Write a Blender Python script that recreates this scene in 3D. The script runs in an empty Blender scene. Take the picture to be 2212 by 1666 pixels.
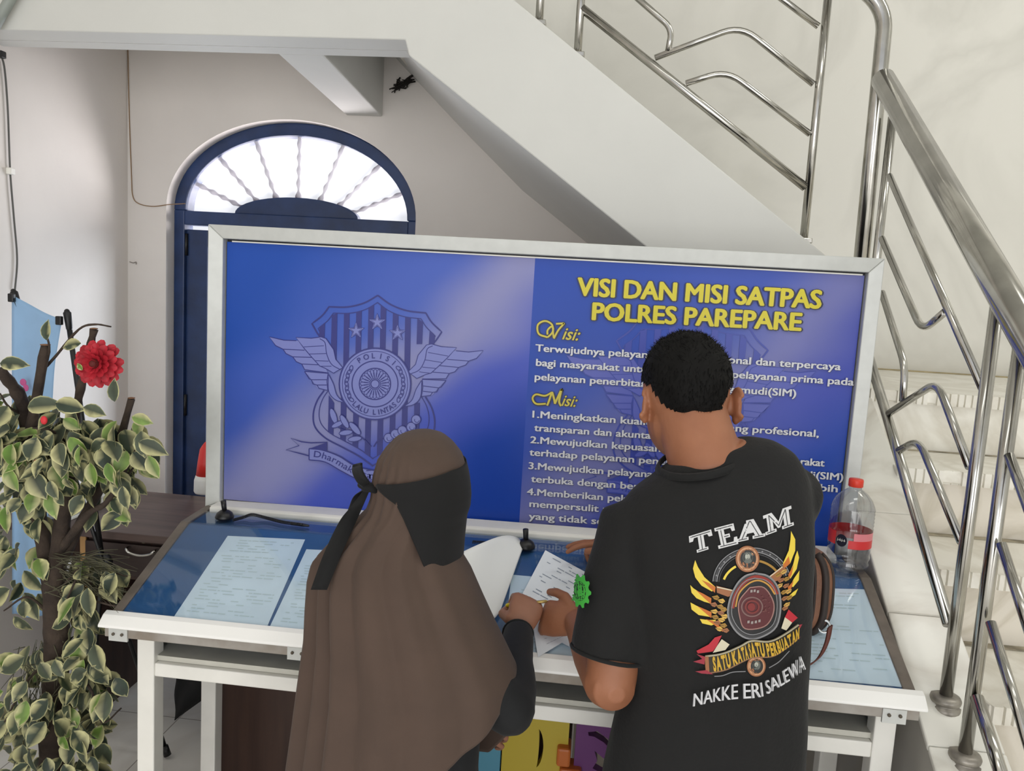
import bpy, bmesh, math, random
import numpy as np
from mathutils import Vector, Matrix
from mathutils.bvhtree import BVHTree
from mathutils.geometry import tessellate_polygon

SC = bpy.context.scene
COL = SC.collection
random.seed(7)
rng = np.random.RandomState(7)
PI = math.pi

# ---------------------------------------------------------------- camera, sky, lights, exposure
F_PX, CX, CY, HC = 1664.0, 1106.0, 833.0, 1.66
_ax = np.array([16600., 1161., -1664.]); _ax /= np.linalg.norm(_ax)
_vy = 14000.; _ad = np.array([(F_PX * F_PX - 1161. * _vy) / 16600., _vy, F_PX]); _ad /= np.linalg.norm(_ad)
_af = np.cross(_ax, _ad)
cam_d = bpy.data.cameras.new('camera'); cam = bpy.data.objects.new('camera', cam_d); COL.objects.link(cam)
cam_d.sensor_width = 36.0; cam_d.lens = F_PX / 2212.0 * 36.0; cam_d.clip_start = 0.05; cam_d.clip_end = 100
_r = Vector((_ax[0], _af[0], -_ad[0])); _u = -Vector((_ax[1], _af[1], -_ad[1])); _b = -Vector((_ax[2], _af[2], -_ad[2]))
cam.matrix_world = Matrix(((_r.x, _u.x, _b.x, 0), (_r.y, _u.y, _b.y, 0), (_r.z, _u.z, _b.z, HC), (0, 0, 0, 1)))
SC.camera = cam
vs = SC.view_settings
vs.view_transform = 'Standard'; vs.look = 'None'; vs.exposure = 0.0; vs.gamma = 1.0; vs.use_curve_mapping = False

world = bpy.data.worlds.new('sky'); SC.world = world; world.use_nodes = True
_bg = world.node_tree.nodes['Background']
_bg.inputs['Color'].default_value = (0.93, 0.95, 1.0, 1); _bg.inputs['Strength'].default_value = 0.95

def area(name, loc, size, size_y, energy, col, target):
    d = bpy.data.lights.new(name, 'AREA'); d.shape = 'RECTANGLE'; d.size = size; d.size_y = size_y
    d.energy = energy; d.color = col
    o = bpy.data.objects.new(name, d); COL.objects.link(o); o.location = loc
    o.rotation_euler = (Vector(target) - Vector(loc)).to_track_quat('-Z', 'Y').to_euler()
    return o
area('hall_lamp', (0.9, 0.5, 4.2), 1.6, 0.5, 11, (1.0, 0.99, 0.93), (0.9, 0.7, 0))
area('hall_lamp', (-1.0, -0.4, 4.2), 1.6, 0.5, 8, (1.0, 0.99, 0.93), (-1.0, -0.2, 0))
area('hall_lamp', (2.6, 1.9, 4.2), 0.5, 1.6, 22, (1.0, 0.985, 0.93), (2.4, 1.9, 0))
# daylight from the wide entrance of the hall behind the camera
area('entrance_daylight', (0.6, -3.9, 1.3), 5.5, 2.4, 112, (1.0, 0.985, 0.96), (0.2, 2.0, 0.9))
# daylight thrown in through the door and its fanlight by the sunlit street outside
area('street_daylight', (1.6, 6.2, 2.2), 2.2, 2.0, 300, (1.0, 0.96, 0.97), (-2.1, 3.1, 2.15))
area('street_daylight', (-1.3, 4.6, 0.9), 2.0, 1.2, 95, (1.0, 0.93, 0.94), (-1.2, 2.6, 2.4))

# ---------------------------------------------------------------- helpers
def _ray(u, v):
    d = np.array([(u - CX) / F_PX, (v - CY) / F_PX, 1.0])
    return np.array([d @ _ax, d @ _af, -(d @ _ad)])
def PY(u, v, Y):
    r = _ray(u, v); t = Y / r[1]; return np.array([r[0] * t, Y, HC + r[2] * t])
def PX(u, v, X):
    r = _ray(u, v); t = X / r[0]; return np.array([X, r[1] * t, HC + r[2] * t])
def PZ(u, v, Z):
    r = _ray(u, v); t = (Z - HC) / r[2]; return np.array([r[0] * t, r[1] * t, Z])

def lin(c):
    c = np.array(c, float) / 255.0
    return tuple(np.where(c <= 0.04045, c / 12.92, ((c + 0.055) / 1.055) ** 2.4)) + (1.0,)

def mat(name, c, rough=0.6, metal=0.0, var=0.0, vscale=6.0, c2=None, bump=0.0, bscale=80.0, spec=0.5, coat=0.0, sheen=0.0):
    m = bpy.data.materials.new(name); m.use_nodes = True
    nt = m.node_tree; b = nt.nodes['Principled BSDF']
    b.inputs['Base Color'].default_value = lin(c); b.inputs['Roughness'].default_value = rough
    b.inputs['Metallic'].default_value = metal; b.inputs['Specular IOR Level'].default_value = spec
    b.inputs['Coat Weight'].default_value = coat; b.inputs['Coat Roughness'].default_value = 0.08
    if sheen: b.inputs['Sheen Weight'].default_value = sheen
    tc = nt.nodes.new('ShaderNodeTexCoord')
    if var > 0 or c2 is not None:
        n = nt.nodes.new('ShaderNodeTexNoise'); n.inputs['Scale'].default_value = vscale; n.inputs['Detail'].default_value = 5
        nt.links.new(tc.outputs['Object'], n.inputs['Vector'])
        r = nt.nodes.new('ShaderNodeValToRGB')
        r.color_ramp.elements[0].position = 0.35; r.color_ramp.elements[1].position = 0.65
        a = c2 if c2 is not None else tuple(max(0, x * (1 - var)) for x in c)
        r.color_ramp.elements[0].color = lin(a); r.color_ramp.elements[1].color = lin(c)
        nt.links.new(n.outputs['Fac'], r.inputs['Fac']); nt.links.new(r.outputs['Color'], b.inputs['Base Color'])
    if bump > 0:
        n2 = nt.nodes.new('ShaderNodeTexNoise'); n2.inputs['Scale'].default_value = bscale; n2.inputs['Detail'].default_value = 4
        nt.links.new(tc.outputs['Object'], n2.inputs['Vector'])
        bp = nt.nodes.new('ShaderNodeBump'); bp.inputs['Strength'].default_value = bump; bp.inputs['Distance'].default_value = 0.01
        nt.links.new(n2.outputs['Fac'], bp.inputs['Height']); nt.links.new(bp.outputs['Normal'], b.inputs['Normal'])
    return m

def wood(name, c1, c2, rough=0.45, axis=0, scale=3.0):
    m = bpy.data.materials.new(name); m.use_nodes = True; nt = m.node_tree; b = nt.nodes['Principled BSDF']
    tc = nt.nodes.new('ShaderNodeTexCoord'); mp = nt.nodes.new('ShaderNodeMapping')
    s = [scale * 14] * 3; s[axis] = scale
    mp.inputs['Scale'].default_value = s
    n = nt.nodes.new('ShaderNodeTexNoise'); n.inputs['Scale'].default_value = 1.0; n.inputs['Detail'].default_value = 6
    r = nt.nodes.new('ShaderNodeValToRGB'); r.color_ramp.elements[0].position = 0.3; r.color_ramp.elements[1].position = 0.7
    r.color_ramp.elements[0].color = lin(c1); r.color_ramp.elements[1].color = lin(c2)
    nt.links.new(tc.outputs['Object'], mp.inputs['Vector']); nt.links.new(mp.outputs['Vector'], n.inputs['Vector'])
    nt.links.new(n.outputs['Fac'], r.inputs['Fac']); nt.links.new(r.outputs['Color'], b.inputs['Base Color'])
    b.inputs['Roughness'].default_value = rough
    return m

def marble(name, c, c2, rough=0.18, tile=None, grout=(150, 146, 138), scale=1.6):
    m = bpy.data.materials.new(name); m.use_nodes = True; nt = m.node_tree; b = nt.nodes['Principled BSDF']
    tc = nt.nodes.new('ShaderNodeTexCoord')
    n = nt.nodes.new('ShaderNodeTexNoise'); n.inputs['Scale'].default_value = scale; n.inputs['Detail'].default_value = 8
    n.inputs['Distortion'].default_value = 1.4
    nt.links.new(tc.outputs['Object'], n.inputs['Vector'])
    r = nt.nodes.new('ShaderNodeValToRGB')
    e = r.color_ramp.elements; e[0].position = 0.40; e[0].color = lin(c); e[1].position = 0.60; e[1].color = lin(c)
    k = e.new(0.50); k.color = lin(c2)
    nt.links.new(n.outputs['Fac'], r.inputs['Fac'])
    out = r.outputs['Color']
    if tile:
        br = nt.nodes.new('ShaderNodeTexBrick'); br.offset = 0.0; br.inputs['Scale'].default_value = 1.0
        br.inputs['Mortar Size'].default_value = 0.0022; br.inputs['Brick Width'].default_value = tile; br.inputs['Row Height'].default_value = tile
        br.inputs['Mortar'].default_value = lin(grout)
        nt.links.new(tc.outputs['Object'], br.inputs['Vector'])
        nt.links.new(out, br.inputs['Color1']); nt.links.new(out, br.inputs['Color2'])
        out = br.outputs['Color']
    nt.links.new(out, b.inputs['Base Color']); b.inputs['Roughness'].default_value = rough
    return m

def glass_pane(name, tint=(252, 254, 254), gloss=0.05):
    m = bpy.data.materials.new(name); m.use_nodes = True; nt = m.node_tree
    for n in list(nt.nodes):
        if n.type != 'OUTPUT_MATERIAL': nt.nodes.remove(n)
    out = [n for n in nt.nodes if n.type == 'OUTPUT_MATERIAL'][0]
    t = nt.nodes.new('ShaderNodeBsdfTransparent'); t.inputs['Color'].default_value = lin(tint)
    g = nt.nodes.new('ShaderNodeBsdfGlossy'); g.inputs['Roughness'].default_value = 0.03
    fr = nt.nodes.new('ShaderNodeLayerWeight'); fr.inputs['Blend'].default_value = 0.5
    pw = nt.nodes.new('ShaderNodeMath'); pw.operation = 'POWER'; pw.inputs[1].default_value = 4.0
    ad = nt.nodes.new('ShaderNodeMath'); ad.operation = 'MULTIPLY_ADD'; ad.inputs[1].default_value = 0.9; ad.inputs[2].default_value = gloss
    nt.links.new(fr.outputs['Facing'], pw.inputs[0])
    mx = nt.nodes.new('ShaderNodeMixShader')
    nt.links.new(pw.outputs[0], ad.inputs[0]); nt.links.new(ad.outputs[0], mx.inputs['Fac'])
    nt.links.new(t.outputs[0], mx.inputs[1]); nt.links.new(g.outputs[0], mx.inputs[2]); nt.links.new(mx.outputs[0], out.inputs['Surface'])
    return m

def nrm(a): 
    a = np.array(a, float); return a / max(1e-12, np.linalg.norm(a))

class MB:
    def __init__(s): s.v = []; s.f = []; s.m = []; s.s = []
    def add(s, verts, faces, mi=0, smooth=False):
        o = len(s.v); s.v += [tuple(float(c) for c in p) for p in verts]
        for f in faces: s.f.append([i + o for i in f]); s.m.append(mi); s.s.append(smooth)
        return s
    def box(s, lo, hi, mi=0, fn=None):
        x0, y0, z0 = lo; x1, y1, z1 = hi
        V = [(x0, y0, z0), (x1, y0, z0), (x1, y1, z0), (x0, y1, z0), (x0, y0, z1), (x1, y0, z1), (x1, y1, z1), (x0, y1, z1)]
        if fn: V = [fn(*p) for p in V]
        return s.add(V, [(0, 3, 2, 1), (4, 5, 6, 7), (0, 1, 5, 4), (1, 2, 6, 5), (2, 3, 7, 6), (3, 0, 4, 7)], mi)
    def prism(s, poly, d, mi=0):
        """poly: list of 3d points, extruded along vector d"""
        n = len(poly); d = np.array(d, float)
        A = [np.array(p, float) for p in poly]; B = [p + d for p in A]
        nn = np.zeros(3)
        for i in range(n): nn += np.cross(A[i], A[(i + 1) % n])
        fs = [list(range(n)), list(range(2 * n - 1, n - 1, -1))]
        if nn @ d > 0: fs = [f[::-1] for f in fs]; q = [(i, (i + 1) % n, (i + 1) % n + n, i + n) for i in range(n)]
        else: q = [(i, i + n, (i + 1) % n + n, (i + 1) % n) for i in range(n)]
        return s.add(A + B, fs + q, mi)
    def loft(s, rings, mi=0, caps=(True, True), smooth=True, closed=True):
        n = len(rings[0]); V = [p for r in rings for p in r]; Fs = []
        for i in range(len(rings) - 1):
            for j in range(n if closed else n - 1):
                k = (j + 1) % n
                Fs.append((i * n + j, i * n + k, (i + 1) * n + k, (i + 1) * n + j))
        if caps[0]: Fs.append(tuple(range(n - 1, -1, -1)))
        if caps[1]: Fs.append(tuple((len(rings) - 1) * n + j for j in range(n)))
        return s.add(V, Fs, mi, smooth)
    def tube(s, path, r, n=10, mi=0, caps=True, smooth=True, ends=False):
        P = [np.array(p, float) for p in path]; k = len(P)
        R = list(r) if hasattr(r, '__len__') else [r] * k
        if ends:
            d0 = nrm(P[0] - P[1]); d1 = nrm(P[-1] - P[-2])
            P = [P[0] + d0 * R[0] * .95, P[0] + d0 * R[0] * .6] + P + [P[-1] + d1 * R[-1] * .6, P[-1] + d1 * R[-1] * .95]
            R = [R[0] * .3, R[0] * .8] + R + [R[-1] * .8, R[-1] * .3]; k += 4
        t = nrm(P[1] - P[0]); a = np.array([0, 0, 1.0]) if abs(t[2]) < 0.9 else np.array([1.0, 0, 0])
        u = nrm(np.cross(t, a)); rings = []
        for i in range(k):
            tt = nrm(P[min(i + 1, k - 1)] - P[max(i - 1, 0)])
            u = nrm(u - tt * (u @ tt)); w = np.cross(tt, u)
            rings.append([P[i] + R[i] * (math.cos(2 * PI * j / n) * u + math.sin(2 * PI * j / n) * w) for j in range(n)])
        return s.loft(rings, mi, (caps, caps), smooth)
    def lathe(s, prof, c, n=24, mi=0, smooth=True, caps=(True, True), axis=None):
        c = np.array(c, float); 
        ax = np.array([0, 0, 1.0]) if axis is None else nrm(axis)
        a = np.array([1.0, 0, 0]) if abs(ax[0]) < .9 else np.array([0, 1.0, 0])
        u = nrm(np.cross(a, ax)); w = np.cross(ax, u)
        rings = [[c + ax * z + r * (math.cos(2 * PI * j / n) * u + math.sin(2 * PI * j / n) * w) for j in range(n)] for r, z in prof]
        return s.loft(rings, mi, caps, smooth)
    def ell(s, c, rx, ry, rz, R=None, mi=0, n=20, k=12):
        c = np.array(c, float); R = np.eye(3) if R is None else R
        rings = []
        for i in range(k + 1):
            th = PI * (i + 0.02) / (k + 0.04); 
            rings.append([c + R @ np.array([rx * math.sin(th) * math.cos(2 * PI * j / n), ry * math.sin(th) * math.sin(2 * PI * j / n), -rz * math.cos(th)]) for j in range(n)])
        return s.loft(rings, mi)
    def grid(s, G, mi=0, smooth=True):
        a = len(G); b = len(G[0]); V = [p for r in G for p in r]
        return s.add(V, [(i * b + j, i * b + j + 1, (i + 1) * b + j + 1, (i + 1) * b + j) for i in range(a - 1) for j in range(b - 1)], mi, smooth)

ORG = {}
def _mesh(name, mb, org, mats):
    me = bpy.data.meshes.new(name)
    V = np.array(mb.v, float) - org
    me.from_pydata(V.tolist(), [], mb.f)
    for m in mats: me.materials.append(m)
    me.polygons.foreach_set('material_index', mb.m); me.polygons.foreach_set('use_smooth', mb.s)
    me.validate(); me.update()
    return me
def tag(o, label=None, cat=None, group=None, kind=None):
    if label: o['label'] = label
    if cat: o['category'] = cat
    if group: o['group'] = group
    if kind: o['kind'] = kind
    return o
def thing(name, label, cat, loc=(0, 0, 0), group=None):
    o = bpy.data.objects.new(name, None); COL.objects.link(o); o.location = loc
    o.empty_display_size = 0.05
    ORG[o.name] = np.array(loc, float)
    return tag(o, label, cat, group)
def build(name, mb, mats, parent=None, label=None, cat=None, group=None, kind=None, bevel=0.0, solid=0.0, subd=0):
    if not isinstance(mats, (list, tuple)): mats = [mats]
    if parent is not None: org = ORG[parent.name]
    else:
        V = np.array(mb.v, float); lo = V.min(0); hi = V.max(0); org = np.array([(lo[0] + hi[0]) / 2, (lo[1] + hi[1]) / 2, lo[2]])
    o = bpy.data.objects.new(name, _mesh(name, mb, org, mats)); COL.objects.link(o)
    if parent is not None: o.parent = parent
    else: o.location = org
    ORG[o.name] = org
    if solid:
        md = o.modifiers.new('Solidify', 'SOLIDIFY'); md.thickness = solid; md.offset = 0
    if subd:
        md = o.modifiers.new('Subsurf', 'SUBSURF'); md.levels = subd; md.render_levels = subd
    if bevel:
        md = o.modifiers.new('Bevel', 'BEVEL'); md.width = bevel; md.segments = 2; md.limit_method = 'ANGLE'; md.angle_limit = 0.6
    return tag(o, label, cat, group, kind)

def fil(pts, r, n=6):
    """polyline with rounded corners"""
    P = [np.array(p, float) for p in pts]; out = [P[0]]
    for i in range(1, len(P) - 1):
        a, b, c = P[i - 1], P[i], P[i + 1]
        rr = min(r, 0.45 * np.linalg.norm(a - b), 0.45 * np.linalg.norm(c - b))
        p0 = b + nrm(a - b) * rr; p1 = b + nrm(c - b) * rr
        for k in range(n + 1):
            t = k / n; out.append((1 - t) ** 2 * p0 + 2 * t * (1 - t) * b + t * t * p1)
    out.append(P[-1]); return out
def spl(pts, n=8):
    """Catmull-Rom through points"""
    P = [np.array(p, float) for p in pts]; P = [2 * P[0] - P[1]] + P + [2 * P[-1] - P[-2]]; out = []
    for i in range(1, len(P) - 2):
        a, b, c, d = P[i - 1:i + 3]
        for k in range(n):
            t = k / n
            out.append(0.5 * ((2 * b) + (c - a) * t + (2 * a - 5 * b + 4 * c - d) * t * t + (-a + 3 * b - 3 * c + d) * t ** 3))
    out.append(P[-2]); return out

def remesh(mb, voxel, it=6, fac=0.5):
    """one continuous surface around everything in mb"""
    me = bpy.data.meshes.new('tmp'); me.from_pydata(mb.v, [], mb.f); me.update()
    o = bpy.data.objects.new('tmp', me); COL.objects.link(o)
    md = o.modifiers.new('r', 'REMESH'); md.mode = 'VOXEL'; md.voxel_size = voxel; md.adaptivity = 0
    sm = o.modifiers.new('s', 'SMOOTH'); sm.factor = fac; sm.iterations = it
    dg = bpy.context.evaluated_depsgraph_get(); dg.update()
    m2 = bpy.data.meshes.new_from_object(o.evaluated_get(dg))
    out = MB(); V = np.empty(len(m2.vertices) * 3); m2.vertices.foreach_get('co', V); V = V.reshape(-1, 3)
    out.add(V, [tuple(p.vertices) for p in m2.polygons], 0, True)
    bpy.data.objects.remove(o); bpy.data.meshes.remove(me); bpy.data.meshes.remove(m2)
    return out

# ---------------------------------------------------------------- flat art: strokes, polygons, lettering in 2D
def stroke2(pts, w, closed=False):
    """ribbon polygons (quads) along a 2D polyline"""
    P = [np.array(p, float) for p in pts]
    if closed: P = P + [P[0]]
    n = len(P); L = []; R = []
    for i in range(n):
        a = P[i - 1] if i > 0 else (P[-2] if closed else P[0]); b = P[i + 1] if i < n - 1 else (P[1] if closed else P[-1])
        d = nrm(b - a); nn = np.array([-d[1], d[0]])
        L.append(P[i] + nn * w / 2); R.append(P[i] - nn * w / 2)
    return [[L[i], R[i], R[i + 1], L[i + 1]] for i in range(n - 1)]
def circ2(c, r, n=40, a0=0, a1=2 * PI):
    return [(c[0] + r * math.cos(a0 + (a1 - a0) * i / n), c[1] + r * math.sin(a0 + (a1 - a0) * i / n)) for i in range(n + (abs(a1 - a0) < 6.28))]
_tc = {}
def text2(s, bold=0.0):
    """lettering outlines of a word as 2D triangles; returns verts (x,y) with cap height 1 and faces, width"""
    k = (s, bold)
    if k in _tc: return _tc[k]
    cu = bpy.data.curves.new('t', 'FONT'); cu.body = s; cu.size = 1.0; cu.offset = bold; cu.resolution_u = 3; cu.fill_mode = 'FRONT'
    o = bpy.data.objects.new('t', cu); COL.objects.link(o)
    dg = bpy.context.evaluated_depsgraph_get(); dg.update()
    me = bpy.data.meshes.new_from_object(o.evaluated_get(dg))
    V = np.array([v.co[:] for v in me.vertices])[:, :2]; Fc = [tuple(p.vertices) for p in me.polygons]
    bpy.data.objects.remove(o); bpy.data.curves.remove(cu); bpy.data.meshes.remove(me)
    V[:, 0] -= V[:, 0].min(); V /= 0.72
    _tc[k] = (V, Fc, V[:, 0].max()); return _tc[k]
# ---------------------------------------------------------------- materials of the place
M = {}
M['wall'] = mat('wall_paint', (230, 224, 218), 0.75, var=0.03, vscale=2.0, bump=0.08, bscale=30)
M['beam'] = mat('stair_paint', (216, 216, 211), 0.65, var=0.02, vscale=3.0, bump=0.05, bscale=25)
M['clad'] = marble('wall_marble', (222, 220, 212), (212, 210, 202), 0.22, None, scale=1.1)
M['stepm'] = marble('step_marble', (238, 235, 225), (218, 213, 200), 0.3, None, scale=3.0)
M['floor'] = marble('floor_tile', (242, 240, 236), (234, 231, 226), 0.15, 0.4, (170, 166, 160))
M['steel'] = mat('stainless_steel', (200, 198, 192), 0.16, 1.0, var=0.12, vscale=14)
M['dull'] = mat('dull_steel', (168, 162, 152), 0.4, 0.5, var=0.25, vscale=30)
M['dirt'] = mat('grime', (96, 88, 76), 0.9)
M['blue'] = mat('blue_paint', (38, 62, 108), 0.38, var=0.2, vscale=9, bump=0.1, bscale=40)
M['white'] = mat('white_paint', (242, 240, 232), 0.5, var=0.05, vscale=7)
M['black'] = mat('black_plastic', (20, 20, 22), 0.4)
M['alu'] = mat('aluminium', (205, 207, 203), 0.42, 0.25, var=0.03, vscale=30)
M['concrete'] = mat('grey_render', (178, 174, 166), 0.8, var=0.06, vscale=4)

XL, YW = -2.13, 3.35
def struct(name, mb, m, parent=None, **k):
    o = build(name, mb, m, parent, **k)
    if parent is None: o['kind'] = 'structure'
    return o
struct('floor', MB().box((-2.6, -4.2, -0.1), (3.7, 4.6, 0.0)), M['floor'])
struct('ceiling', MB().box((-2.3, -4.0, 4.4), (3.7, 3.6, 4.5)), M['beam'])
struct('wall_left', MB().box((XL - 0.15, -1.6, 0), (XL, YW + 0.2, 4.4)), M['wall'])
struct('wall_right', MB().box((3.55, -4.0, 0), (3.7, YW + 0.2, 4.4)), M['beam'])

# back wall with an arched door opening
DX0, DX1, DZ, AR = -1.946, -0.80, 1.955, 0.405
dcx = (DX0 + DX1) / 2; dhw = (DX1 - DX0) / 2
arch = [(dcx - dhw * math.cos(PI * i / 40), DZ + AR * math.sin(PI * i / 40)) for i in range(41)]
w = MB(); T = 0.2
def quad(x0, x1, z0, z1): w.box((x0, YW, z0), (x1, YW + T, z1))
quad(XL - 0.15, DX0, 0, 4.4); quad(DX1, 3.7, 0, 4.4)
for i in range(40):
    (x0, z0), (x1, z1) = arch[i], arch[i + 1]
    V = [(x0, YW, z0), (x1, YW, z1), (x1, YW, 4.4), (x0, YW, 4.4)]; V += [(a, b + T, c) for a, b, c in V]
    w.add(V, [(0, 1, 2, 3), (7, 6, 5, 4), (0, 4, 5, 1), (3, 2, 6, 7)])
struct('wall_back', w, M['wall'])

# marble lining of the upper stairwell wall, above the sloping flight
c = MB().prism([(-1.2, YW, 3.0), (0.9, YW, 1.50), (0.9, YW, 1.40), (3.5, YW, 1.40), (3.5, YW, 4.39), (-1.2, YW, 4.39)], (0, -0.014, 0))
struct('trim_1', c, M['clad'])

# ---------------------------------------------------------------- blue double door with a fanlight
YD = YW + 0.065
dr = thing('door_1', 'blue double door under an arched fanlight', 'door', (dcx, YD, 0)); del dr['label']; del dr['category']; dr['kind'] = 'structure'
def arc_band(mb, x_in, z_in, y0, y1, n=40):
    rg = []
    for i in range(n + 1):
        a = PI * i / n; co, si = math.cos(a), math.sin(a)
        ox, oz = dcx - dhw * co, DZ + AR * si; ix, iz = dcx - (dhw - x_in) * co, DZ + (AR - z_in) * si
        rg.append([(ox, y0, oz), (ix, y0, iz), (ix, y1, iz), (ox, y1, oz)])
    mb.loft(rg, 0, (True, True), False)
fr = MB(); arc_band(fr, 0.055, 0.055, YD, YD + 0.08)
fr.box((DX0, YD, 0), (DX0 + 0.05, YD + 0.08, DZ)); fr.box((DX1 - 0.05, YD, 0), (DX1, YD + 0.08, DZ))
fr.box((DX0 + 0.05, YD, DZ - 0.065), (DX1 - 0.05, YD + 0.08, DZ - 0.002))
build('door_frame', fr, M['blue'], dr, bevel=0.004)
hub = MB(); hw, hh = 0.29, 0.085
hp = [(dcx + 0.0 - hw * math.cos(PI * i / 20), YD + 0.012, DZ - 0.004 + hh * math.sin(PI * i / 20)) for i in range(21)]
hub.prism(hp, (0, 0.05, 0)); build('fanlight_hub', hub, M['blue'], dr, bevel=0.004)
M['spoke'] = mat('twisted_bar_paint', (120, 112, 122), 0.5)
for k in range(7):
    a = PI * (0.115 + 0.77 * k / 6)
    p0 = np.array([dcx - (hw - 0.03) * math.cos(a), YD + 0.04, DZ + hh * math.sin(a) - 0.01]); p1 = np.array([dcx - (dhw - 0.045) * math.cos(a), YD + 0.04, DZ + (AR - 0.045) * math.sin(a)])
    L = 40; path = [p0 + (p1 - p0) * i / L for i in range(L + 1)]
    rad = [0.0085 + 0.0035 * math.sin(i * 2 * PI / 8) + 0.006 * max(0, 1 - i / 5) + 0.006 * max(0, (i - L + 6) / 6) for i in range(L + 1)]
    build('fanlight_bar', MB().tube(path, rad, 8), M['spoke'], dr)
fp = MB().prism([(x, YD + 0.018, z - 0.0) for x, z in [(dcx - (dhw - 0.05) * math.cos(PI * i / 30), DZ - 0.002 + (AR - 0.05) * math.sin(PI * i / 30)) for i in range(31)]], (0, 0.004, 0))  # added milky sheet imitating the bloom of daylight that washes out the bars
fm = bpy.data.materials.new('bloom_haze'); fm.use_nodes = True; _n = fm.node_tree
_o = [n for n in _n.nodes if n.type == 'OUTPUT_MATERIAL'][0]; _n.nodes.remove(_n.nodes['Principled BSDF'])
_t = _n.nodes.new('ShaderNodeBsdfTransparent'); _d = _n.nodes.new('ShaderNodeBsdfTranslucent'); _d.inputs['Color'].default_value = (0.95, 0.95, 1, 1)
_m = _n.nodes.new('ShaderNodeMixShader'); _m.inputs['Fac'].default_value = 0.12
_n.links.new(_t.outputs[0], _m.inputs[1]); _n.links.new(_d.outputs[0], _m.inputs[2]); _n.links.new(_m.outputs[0], _o.inputs['Surface'])
build('fanlight_haze_pane', fp, fm, dr)
ml = 0.105
for sx in (-1, 1):
    x_out = DX0 + 0.049 if sx < 0 else DX1 - 0.049; x_in = dcx - 0.006 if sx < 0 else dcx + 0.006
    a, b = min(x_out, x_in), max(x_out, x_in); zt = DZ - 0.085
    lf = MB(); y0, y1 = YD + 0.02, YD + 0.06
    lf.box((a, y0, 0.01), (a + ml, y1, zt)); lf.box((b - ml, y0, 0.01), (b, y1, zt))
    lf.box((a + ml, y0, zt - 0.075), (b - ml, y1, zt)); lf.box((a + ml, y0, 0.01), (b - ml, y1, 0.55))
    leaf = build('door_leaf', lf, M['blue'], dr, bevel=0.004)
    build('glass_pane', MB().box((a + ml, y0 + 0.016, 0.55), (b - ml, y0 + 0.022, zt - 0.075)), glass_pane('door_glass', (240, 246, 250), 0.02), leaf)
for hz in (1.75, 1.0, 0.35):
    build('hinge', MB().lathe([(0.009, 0), (0.009, 0.1)], (DX0 + 0.052, YD + 0.014, hz), 10), M['black'], dr)

# a pale house front and shutters seen through the door glass
ob = thing('house_front', 'pale sunlit house front seen through the narrow door glass', 'house', (-2.3, 7.0, 0))
build('wall', MB().box((-5.5, 7.0, 0), (1.5, 7.2, 1.75)), mat('house_paint', (214, 218, 222), 0.8, var=0.08, vscale=3), ob)
for i, z in enumerate((0.35, 0.75, 1.12, 1.42)):
    build('ledge', MB().box((-5.5, 6.9, z), (1.5, 7.0, z + 0.07)), mat('ledge_paint', (168, 180, 190), 0.7), ob)

# ---------------------------------------------------------------- staircase
SY = 2.44
st = thing('staircase', 'white marble and plaster staircase turning at a landing beside the door', 'staircase', (0.9, 2.6, 0))
def sl(x): return 2.375 - 0.7103 * (x + 0.626)
top = lambda x: 2.402 - 0.7243 * (x + 0.109)
poly = [(XL + .002, 2.421), (-0.64, 2.421), (-0.626, 2.375), (0.70, sl(0.70)), (0.70, top(0.70)), (-1.05, top(-1.05)), (XL + .002, top(-1.05))]
p = MB().prism([(x, SY, z) for x, z in poly], (0, 0.11, 0)); build('side_panel', p, M['beam'], st, bevel=0.004)
# beam foot behind the face, its soffit and the warped sloping soffit of the upper flight
build('landing_beam', MB().box((XL + .002, SY + 0.11, 2.421), (-0.66, SY + 0.18, 2.75)), M['beam'], st)
build('floor_slab', MB().box((XL + .002, SY + 0.18, 2.70), (-0.62, YW, 2.95)), M['beam'], st)
so = MB()
bk = [PY(u, v, YW - 0.001) for u, v in ((851, 121), (990, 270), (1129, 412), (1272, 528))]
bk.append(bk[-1] + (bk[-1] - bk[-2]) * 1.6)
fx = [-0.626, -0.40, -0.12, 0.137, 0.70]
G = []
for i, x in enumerate(fx):
    a = np.array([x, SY + 0.004, sl(x)]); b = bk[i]
    G.append([a + (b - a) * t + np.array([0, 0, 0.03 * math.sin(PI * t)]) for t in np.linspace(0, 1, 9)])
G2 = [[p_ + np.array([0, 0, 0.16]) for p_ in r] for r in G]
so.grid(G); so.grid([r[::-1] for r in G2])
for a, b in ((G[0], G2[0]), (G[-1][::-1], G2[-1][::-1])): so.grid([b, a], 0, False)
build('soffit', so, M['beam'], st)
cb = MB().prism([(-1.125, SY + 0.175, 2.4205), (-1.125, YW, 2.385), (-1.125, YW, 2.72), (-1.125, SY + 0.175, 2.72)], (0.16, 0, 0)); build('cross_beam', cb, M['beam'], st, bevel=0.006)
# treads of the upper flight behind the side panel
for k in range(8):
    x0 = 0.66 - 0.25 * k; z = 1.70 + 0.18 * k
    build('step', MB().box((x0 - 0.25, SY + 0.11, z - 0.03), (x0, YW - 0.015, z)), M['stepm'], st)
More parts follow.
